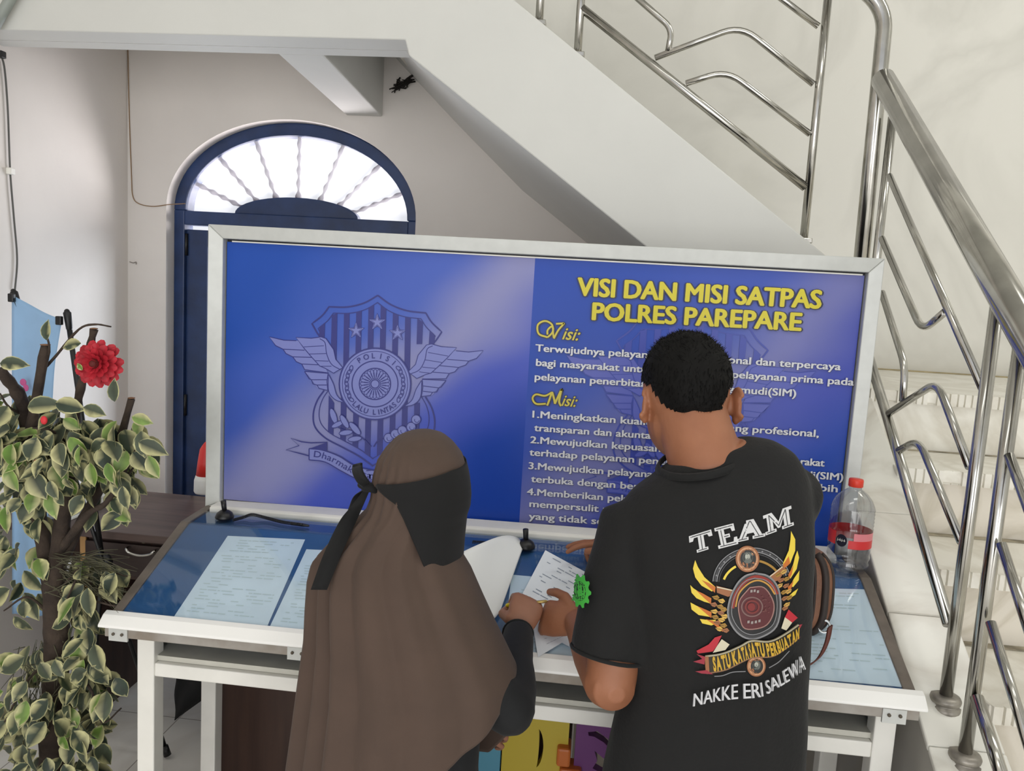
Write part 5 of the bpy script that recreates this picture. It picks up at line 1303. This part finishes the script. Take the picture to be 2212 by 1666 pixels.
for k in range(4):
    a = a0 - .17 + k * .10; pts = [(a - .02, .076 + .002 * (k % 2)), (a, .083), (a + .02, .077), (a + .04, .080)]
    lo_.tube([wp + np.array([.0506 * math.cos(x), .0506 * math.sin(x), z]) for x, z in pts], .0008, 5, 1)
build('oval_logo', lo_, [mat('dark_logo', (30, 30, 46), 0.4), M['white']], label_o)

# brown leather bag to the right of the man
bg = thing('bag', 'brown leather bag with dark zip standing on the desk right of the man', 'bag', PSL(1740, 1400, 0.01))
lea = mat('brown_leather', (134, 92, 68), 0.5, c2=(112, 74, 54), vscale=14, bump=0.15, bscale=120); dk_l = mat('dark_zip', (46, 36, 32), 0.6)
bb = PSL(1752, 1385, 0.008); bY = 1.70
xr = PY(1797, 1300, bY)[0]; xl = xr - 0.17; zb0 = zs(1.66) + .018 * .6 + .014; zt0 = PY(1760, 1190, bY)[2]
rg_ = []
for t in np.linspace(0, 1, 16):
    z = zb0 + (zt0 - zb0) * t; e = (1 - abs(2 * t - 1) ** 3.2); hx = 0.045 + 0.04 * e ** .6; hy = 0.03 + 0.022 * e ** .6
    rg_.append(ring3(np.array([(xl + xr) / 2, bY + 0.02 * t, z]), np.array([hx, 0, 0]), np.array([0, hy, 0]), 28, 3.2))
body_b = build('bag_body', MB().loft(rg_), lea, bg)
for off, w_ in ((0.0, .0085), (0.030, .0035), (-0.020, .003)):
    zr = []
    for t in np.linspace(0.02, 0.98, 24):
        z = zb0 + (zt0 - zb0) * t; e = (1 - abs(2 * t - 1) ** 3.2); hx = 0.045 + 0.04 * e ** .6; hy = 0.03 + 0.022 * e ** .6
        ang = math.radians(-58) + off * 16
        cxy = np.array([(xl + xr) / 2 + hx * math.copysign(abs(math.cos(ang)) ** (2 / 3.2), math.cos(ang)), bY + 0.02 * t + hy * math.copysign(abs(math.sin(ang)) ** (2 / 3.2), math.sin(ang)), z])
        zr.append(cxy)
    build('zip' if w_ > .006 else 'seam', MB().tube(zr, [w_] * len(zr), 8), dk_l, bg)
rp = PY(1779, 1352, bY - .04); build('ring', MB().tube([rp + np.array([.012 * math.cos(t), -.004, .014 * math.sin(t)]) for t in np.linspace(0, 2 * PI, 17)], .0028, 8, caps=False), mat('silver_ring', (210, 214, 216), 0.25, 0.9), bg)
sp1 = [PSL(u, v, l) + np.array([0, -.004, 0]) for u, v, l in ((1792, 1352, .045), (1786, 1382, .03), (1774, 1410, .016), (1758, 1428, .012), (1735, 1440, .012), (1700, 1446, .012))]
build('strap', ribbon(sp1, [np.array([.005, .003, .003])] * 6, .0018), mat('strap_leather', (98, 52, 44), 0.5), bg)

# two counter pen holders with coiled cords
def coil(path, r, turns, wire):
    P_ = spl(path, 10); S_ = np.concatenate([[0], np.cumsum([np.linalg.norm(b - a) for a, b in zip(P_[:-1], P_[1:])])]); out = []
    n = int(turns * 10)
    for k in range(n + 1):
        s_ = S_[-1] * k / n; p_ = np.array([np.interp(s_, S_, [q[i] for q in P_]) for i in range(3)]); a = 2 * PI * k / 10
        out.append(p_ + np.array([0, r * math.cos(a), r * math.sin(a)]))
    return MB().tube(out, wire, 5)
def holder(base_px, label, pen_px, cord):
    b = PSL(*base_px, 0.009); t = thing('pen_holder', label, 'pen holder', b, 'counter pen holders')
    build('base', MB().lathe([(.024, 0), (.0245, .004), (.020, .014), (.012, .020), (.006, .022)], b, 24), M['black'], t)
    build('socket', MB().tube([b + np.array([0, 0, .018]), b + np.array([-.002, -.004, .048])], [.0062, .0072], 12), M['black'], t)
    build('coiled_cord', coil([PSL(u, v, l) for u, v, l in cord], .0038, len(cord) * 9, .0010), M['black'], t)
    if pen_px:
        a, c_ = PSL(*pen_px[0], .0125), PSL(*pen_px[1], .0125)
        build('pen', MB().tube([a, a * .35 + c_ * .65, c_], [.0045, .0045, .003], 10, ends=True), M['black'], t)
        build('pen_clip', MB().tube([a * .6 + c_ * .4 + np.array([0, -.006, .004]), a * .35 + c_ * .65 + np.array([0, -.008, .004])], .003, 8, ends=True), M['black'], t)
holder((485, 1119), 'black counter pen holder with coiled cord at the left end of the ledge', ((630, 1131), (666, 1136)), [(503, 1124, .012), (525, 1118, .014), (545, 1112, .02), (575, 1119, .014), (610, 1128, .013), (632, 1131, .013)])
holder((1135, 1183), 'black counter pen holder behind the big curled white sheet', None, [(1122, 1186, .012), (1095, 1180, .013), (1060, 1174, .012), (1020, 1171, .012)])

# black cable bundle on the shelf at the right
cbp = np.array(dk(0.46, 1.70, 0.80)); pts = []
for k in range(140):
    a = k * 0.36; pts.append(cbp + np.array([(.055 + .012 * math.sin(k * .21)) * math.cos(a), (.045 + .01 * math.cos(k * .17)) * math.sin(a), .010 + .012 * (1 + math.sin(k * .5)) + .00012 * k]))
build('cable_bundle', MB().tube(spl(pts, 3), .0045, 7), M['black'], label='tangled black cable bundle on the right end of the desk shelf', cat='cable')

# ---------------------------------------------------------------- play fence under the desk
def holed(outer, holes, y0, y1):
    mb = MB(); loops = [outer] + holes
    tri = tessellate_polygon([[Vector((x, z, 0)) for x, z in lp_] for lp_ in loops]); flat = [p_ for lp_ in loops for p_ in lp_]; n = len(flat)
    V = [(x, y0, z) for x, z in flat] + [(x, y1, z) for x, z in flat]; Fs = []
    for t in tri:
        a, b, c_ = (np.array(V[i]) for i in t); f = t if np.cross(b - a, c_ - a)[1] < 0 else t[::-1]
        Fs.append(tuple(f)); Fs.append(tuple(i + n for i in f[::-1]))
    o = 0
    for lp_ in loops:
        m = len(lp_); Fs += [(o + i, o + (i + 1) % m, o + (i + 1) % m + n, o + i + n) for i in range(m)]; o += m
    return mb.add(V, Fs)
YF = 1.80
def fx_(u, v): q = PY(u, v, YF); return (q[0], q[2])
pf = thing('play_fence', 'colourful plastic toddler fence standing under the desk between the two people', 'play fence', (fx_(1160, 1600)[0], YF + .015, 0))
zt_ = 0.69
def rrect(x0, x1, z0, z1, r=.015):
    out = []
    for cx_, cz, a0 in ((x1 - r, z1 - r, 0), (x0 + r, z1 - r, PI / 2), (x0 + r, z0 + r, PI), (x1 - r, z0 + r, 1.5 * PI)): out += [(cx_ + r * math.cos(a0 + k * PI / 8), cz + r * math.sin(a0 + k * PI / 8)) for k in range(5)]
    return out
x0, x1 = fx_(1086, 1600)[0], fx_(1228, 1600)[0]
def cres(cx_, cz, s_): return [(cx_ + s_ * .030 * math.cos(t), cz + s_ * .085 * math.sin(t)) for t in np.linspace(-1.35, 1.35, 10)] + [(cx_ + s_ * (.006 + .006 * math.cos(t)), cz + s_ * .083 * math.sin(t)) for t in np.linspace(1.2, -1.2, 8)]
yp = holed(rrect(x0, x1, .02, zt_), [cres(fx_(1168, 1615)[0] - .012, fx_(1170, 1618)[1], .62), cres(fx_(1130, 1640)[0], .24, 1.0)], YF, YF + .028)
build('panel', yp, mat('yellow_plastic_panel', (206, 184, 66), 0.5), pf, label='yellow panel', bevel=0.003)
x2, x3 = fx_(1243, 1600)[0], fx_(1243, 1600)[0] + .26
pa_ = fx_(1288, 1584); pb_ = fx_(1320, 1602)
sl1 = [fx_(*q) for q in ((1270, 1582), (1290, 1580), (1312, 1596), (1330, 1618), (1322, 1622), (1304, 1604), (1284, 1592), (1272, 1590))]
sl2 = [fx_(*q) for q in ((1284, 1622), (1300, 1636), (1330, 1656), (1330, 1680), (1300, 1672), (1280, 1660), (1290, 1644))]
build('panel', holed(rrect(x2, x3, .02, zt_), [sl1, sl2], YF, YF + .028), mat('purple_plastic_panel', (112, 60, 122), 0.5), pf, label='purple panel', bevel=0.003)
build('panel', holed(rrect(x0 - .20, x0 - .004, .02, zt_), [], YF + .004, YF + .03), mat('sky_blue_panel', (96, 160, 186), 0.5), pf, label='sky blue panel', bevel=0.003)
org = mat('orange_plastic', (206, 112, 50), 0.45)
for u, v, hx, hz in ((1218, 1628, .017, .024), (1232, 1668, .027, .018)):
    q = fx_(u, v); build('connector', MB().box((q[0] - hx, YF - .022, q[1] - hz), (q[0] + hx, YF + .035, q[1] + hz)), org, pf, bevel=0.006)
# a child's pink cloth corner is left to the woman's hand; nothing else stands here

# ---------------------------------------------------------------- potted variegated fig with a red dahlia
PYY = 1.66
pt0 = PZ(112, 1900, 0.0); bx_, by_ = PY(112, 1660, PYY)[0], PYY
pl_ = thing('potted_fig', 'variegated artificial fig tree with cut branches at the left end of the desk', 'plant', (bx_, by_, 0))
build('pot', MB().lathe([(.13, 0), (.16, .05), (.185, .27), (.195, .30), (.18, .30), (.165, .26), (.02, .25)], (bx_, by_, 0), 32), mat('terracotta_pot', (150, 92, 66), 0.7), pl_)
build('soil', MB().lathe([(.165, .255), (.10, .262), (.001, .262)], (bx_, by_, 0), 24), mat('soil', (50, 38, 30), 0.95), pl_)
bark = mat('grey_bark', (70, 58, 48), 0.9, c2=(48, 38, 32), vscale=22, bump=0.5, bscale=60); cutw = mat('cut_wood', (128, 92, 66), 0.8)
def br(pts, r, nm='branch'):
    P_ = [np.array([bx_, by_, .25]) if q is None else PY(q[0], q[1], PYY + (q[2] if len(q) > 2 else 0)) for q in pts]; P_ = spl(P_, 5)
    R_ = list(np.interp(np.linspace(0, 1, len(P_)), np.linspace(0, 1, len(r)), r)); R_ = [x * (1 + .10 * math.sin(3.1 * i) + .05 * rng.randn()) for i, x in enumerate(R_)]
    return build(nm, MB().tube(P_, R_, 10), bark, pl_)
br([None, (112, 1660), (118, 1480), (122, 1360), (112, 1240)], [.034, .030, .029, .028, .024], 'trunk')
br([(112, 1260), (90, 1150), (72, 1040), (60, 930), (44, 860, -.03), (0, 800, -.08)], [.022, .018, .016, .016, .015, .011])
br([(118, 1300), (128, 1180), (146, 1040), (158, 940)], [.022, .020, .016, .012])
b3 = br([(60, 960, -.01), (76, 880, -.03), (98, 746, -.03)], [.013, .0115, .0108]); build('cut_end', MB().lathe([(.0105, 0), (.0108, .002), (.004, .003)], PY(98, 746, PYY - .03), 12), cutw, b3)
b4 = br([(150, 1010), (166, 880), (186, 790, .01), (203, 712, .01)], [.014, .010, .009, .0085]); build('cut_end', MB().lathe([(.0082, 0), (.0084, .002), (.003, .003)], PY(203, 711, PYY + .01), 12), cutw, b4)
b5 = br([(120, 1240), (180, 1120, .02), (240, 1010, .03), (284, 862, .04)], [.015, .012, .009, .008]); build('cut_end', MB().lathe([(.0078, 0), (.008, .002), (.003, .003)], PY(284, 861, PYY + .04), 12), cutw, b5)
br([(130, 1190), (190, 1110, -.04), (235, 1080, -.06), (300, 960, -.05)], [.011, .009, .006, .003])
for tw in ([(92, 800), (120, 770, -.02), (170, 712, -.02), (205, 701, -.02), (240, 706, -.02)], [(84, 830), (106, 760, -.03), (98, 715, -.03)], [(110, 1300), (170, 1230, -.05), (130, 1330, -.08)], [(110, 1330), (60, 1290, -.05), (8, 1320, -.08)], [(120, 1350), (180, 1300, -.06), (250, 1310, -.1)], [(116, 1420), (60, 1470, -.08), (10, 1560, -.1)], [(120, 1450), (190, 1480, -.06), (220, 1560, -.06), (262, 1530, -.04)], [(110, 1260), (140, 1180, .05), (120, 1090, .06)], [(230, 1080, -.05), (290, 1010, -.04), (320, 985, -.02)], [(60, 900), (20, 880, -.05), (0, 850, -.05)], [(150, 960), (110, 930, -.06), (70, 925, -.08)], [(118, 1380), (230, 1250, 0), (275, 1245, 0)]):
    br(tw, [.0035, .0028, .0018], 'twig')
lm = bpy.data.materials.new('variegated_leaf'); lm.use_nodes = True
_at = lm.node_tree.nodes.new('ShaderNodeAttribute'); _at.attribute_name = 'pigment'; _pb = lm.node_tree.nodes['Principled BSDF']
lm.node_tree.links.new(_at.outputs['Color'], _pb.inputs['Base Color']); _pb.inputs['Roughness'].default_value = 0.55
LV, LF_, LC = [], [], []
lr = np.random.RandomState(21)
def leaf(p_, ax_, nn, L, W, bright):
    ax_ = nrm(ax_); nn = nrm(nn - ax_ * (nn @ ax_)); s_ = np.cross(ax_, nn)
    prof_ = [(0, .02), (.10, .24), (.25, .42), (.45, .5), (.65, .42), (.82, .24), (.93, .09), (1.0, .01)]
    g0 = np.array([(76, 86, 66), (56, 70, 50), (46, 60, 46), (66, 76, 58)][lr.randint(4)], float) if not bright else np.array([(112, 144, 58), (96, 130, 50), (122, 150, 74)][lr.randint(3)], float)
    cr = np.array((206, 202, 148), float); mg = 0.34 + .30 * lr.rand(); vein = g0 * .84; o = len(LV); curl_, bend = .10 + .18 * lr.rand(), .10 + .28 * lr.rand(); side = lr.rand()
    for t, w_ in prof_:
        for q in (-1, -.82, -.77, 0, .77, .82, 1):
            y = q * w_ * W; c_ = p_ + ax_ * t * L + s_ * y + nn * (abs(q) * w_ * W * .45 * curl_ * 3 - bend * L * t * t)
            LV.append(tuple(c_)); e = abs(q) + .05 * lr.randn() + (.12 if (q > 0) == (side > .5) else -.06) + (.3 if t > .9 else 0)
            col_ = cr * (.82 + .12 * lr.rand()) if e > 1.06 - mg * .5 else (vein if q == 0 else g0); LC.append(lin(np.clip(col_ * (1 + .06 * lr.randn()), 0, 255)))
    for i in range(len(prof_) - 1):
        for j in range(6): LF_.append((o + i * 7 + j, o + i * 7 + j + 1, o + (i + 1) * 7 + j + 1, o + (i + 1) * 7 + j))
for (u, v, ru, rv, n, y0, y1, br_) in ((120, 935, 130, 62, 95, -.10, .12, .12), (60, 1010, 85, 90, 80, -.12, .08, .2), (165, 985, 110, 75, 95, -.12, .12, .12), (268, 965, 62, 70, 40, -.08, .08, .35), (50, 1130, 62, 95, 24, -.10, .06, .25), (235, 1055, 60, 55, 16, -.08, .05, .2), (40, 1250, 52, 90, 14, -.06, .10, .1),
        (200, 1245, 72, 45, 34, -.05, .10, .03), (205, 1330, 58, 75, 26, -.10, .05, .06), (60, 1470, 80, 95, 60, -.12, .08, .08), (190, 1440, 66, 80, 44, -.10, .05, .08), (110, 1590, 110, 90, 95, -.12, .10, .08), (220, 1530, 40, 50, 10, -.05, .05, .1), (120, 1690, 120, 60, 60, -.12, .12, .05), (40, 860, 45, 40, 10, -.08, .05, .05)):
    for k in range(n):
        a = 2 * PI * lr.rand(); rr = math.sqrt(lr.rand()); Y = PYY + y0 + (y1 - y0) * lr.rand()
        lu, lv_ = u + ru * rr * math.cos(a), v + rv * rr * math.sin(a)
        if lu > 205 and 1270 < lv_ < 1450: lu -= 60
        p_ = PY(lu, lv_, Y); out = np.array([math.cos(a) * .55 + .35 * lr.randn(), -.25 + .4 * lr.randn(), -.85 + .35 * lr.randn()])
        nn = np.array([.35 * lr.randn(), -.75 + .3 * lr.randn(), .55 + .35 * lr.randn()]); L = .042 + .026 * lr.rand()
        leaf(p_, out, nn, L, L * (.58 + .16 * lr.rand()), lr.rand() < br_)
for u, v, dx, dz, L, bw in ((60, 880, 1, .25, .075, 0), (120, 870, .9, -.1, .07, 0), (0, 785, 1, .1, .06, 0), (175, 742, -.8, -.1, .05, 0), (100, 735, .05, 1, .045, 0), (248, 868, -.15, 1, .05, 0), (285, 900, 1, -.2, .05, 1), (300, 955, 1, -.3, .065, 0), (320, 985, .5, -.9, .055, 1), (178, 800, -.7, .8, .02, 1), (180, 880, .9, -.2, .055, 0), (14, 1010, .4, -.8, .06, 1), (45, 955, -.4, -.9, .06, 1), (150, 945, .6, -.7, .065, 1), (195, 1000, .15, -1, .055, 1), (232, 1000, .3, -1, .05, 1), (265, 1050, .2, -1, .055, 0), (30, 995, -.1, -1, .06, 1), (135, 1290, .3, -1, .06, 0), (190, 1270, .1, -1, .07, 0)):
    leaf(PY(u, v, PYY - .10), np.array([dx, -.1, dz]), np.array([0, -.9, .4]), L, L * .56, bool(bw))
lme = bpy.data.meshes.new('foliage'); _V = np.array(LV) - ORG[pl_.name]; lme.from_pydata(_V.tolist(), [], LF_); lme.materials.append(lm)
ca = lme.color_attributes.new('pigment', 'FLOAT_COLOR', 'POINT'); ca.data.foreach_set('color', np.array(LC, np.float32).ravel()); lme.polygons.foreach_set('use_smooth', [True] * len(LF_))
fo = bpy.data.objects.new('foliage', lme); COL.objects.link(fo); fo.parent = pl_; fo['kind'] = 'stuff'; ORG[fo.name] = ORG[pl_.name]
# dry needle-like twigs in the middle of the tree
nd = MB()
for k in range(150):
    a = PY(95 + 120 * lr.rand(), 1195 + 90 * lr.rand(), PYY - .06 + .1 * lr.rand()); d = np.array([.05 + .05 * lr.rand(), .03 * lr.randn(), -.02 + .025 * lr.randn()]); nd.tube([a, a + d * .5 + np.array([0, 0, .006]), a + d], [.0012, .001, .0005], 4)
for k in range(90):
    a = PY(40 + 120 * lr.rand(), 1380 + 120 * lr.rand(), PYY - .05 + .1 * lr.rand()); d = np.array([-.05 + .08 * lr.rand(), .03 * lr.randn(), -.05 + .05 * lr.randn()]); nd.tube([a, a + d * .5, a + d], [.0012, .001, .0005], 4)
build('dry_twigs', nd, mat('dry_twig', (92, 90, 70), 0.9), pl_, kind='stuff')
# dahlia
fc = PY(213, 786, PYY - .06); fz = nrm(np.array([.18, -1, .10])); fu = nrm(np.cross(fz, [0, 0, 1.0])); fw = np.cross(fu, fz)
fm2 = MB()
for ri, (n, r0, L, W, lift, up_) in enumerate(((15, .018, .036, .017, .000, .10), (14, .014, .032, .016, .008, .28), (12, .010, .026, .014, .014, .55), (10, .007, .019, .011, .019, .9), (8, .004, .013, .008, .022, 1.4))):
    for k in range(n):
        a = 2 * PI * (k + .5 * (ri % 2)) / n + .06 * lr.randn(); rad = fu * math.cos(a) + fw * math.sin(a); tn = -fu * math.sin(a) + fw * math.cos(a); rows = []
        for t, w_ in ((0, .3), (.3, .8), (.6, 1), (.85, .85), (1.0, .35)):
            c_ = fc + rad * (r0 + L * t * math.cos(up_ * .8)) + fz * (lift + L * t * math.sin(up_ * .8) - (.006 * t * t if ri < 2 else 0)); rows.append([c_ + tn * W * w_ * q * .62 + fz * .004 * q * q * w_ for q in (-1, -.5, 0, .5, 1)])
        fm2.grid(rows)
flo = build('flower', fm2, mat('red_petal', (196, 36, 52), 0.6, c2=(160, 20, 36), vscale=40), pl_, label='red dahlia flower', kind='stuff')
build('flower_centre', MB().ell(fc + fz * .022, .011, .011, .011), mat('dark_red_centre', (92, 28, 24), 0.8), flo)
build('flower_stem', MB().tube([fc - fz * .004, PY(188, 800, PYY + .0)], .003, 8), mat('green_stem', (86, 118, 56), 0.6), flo)
for u, v, r in ((95, 908, .008), (80, 1003, .009)): build('red_bud', MB().ell(PY(u, v, PYY - .11), r, r * .6, r * 1.2, n=10, k=8), mat('red_bud_petal', (214, 46, 56), 0.6), pl_)
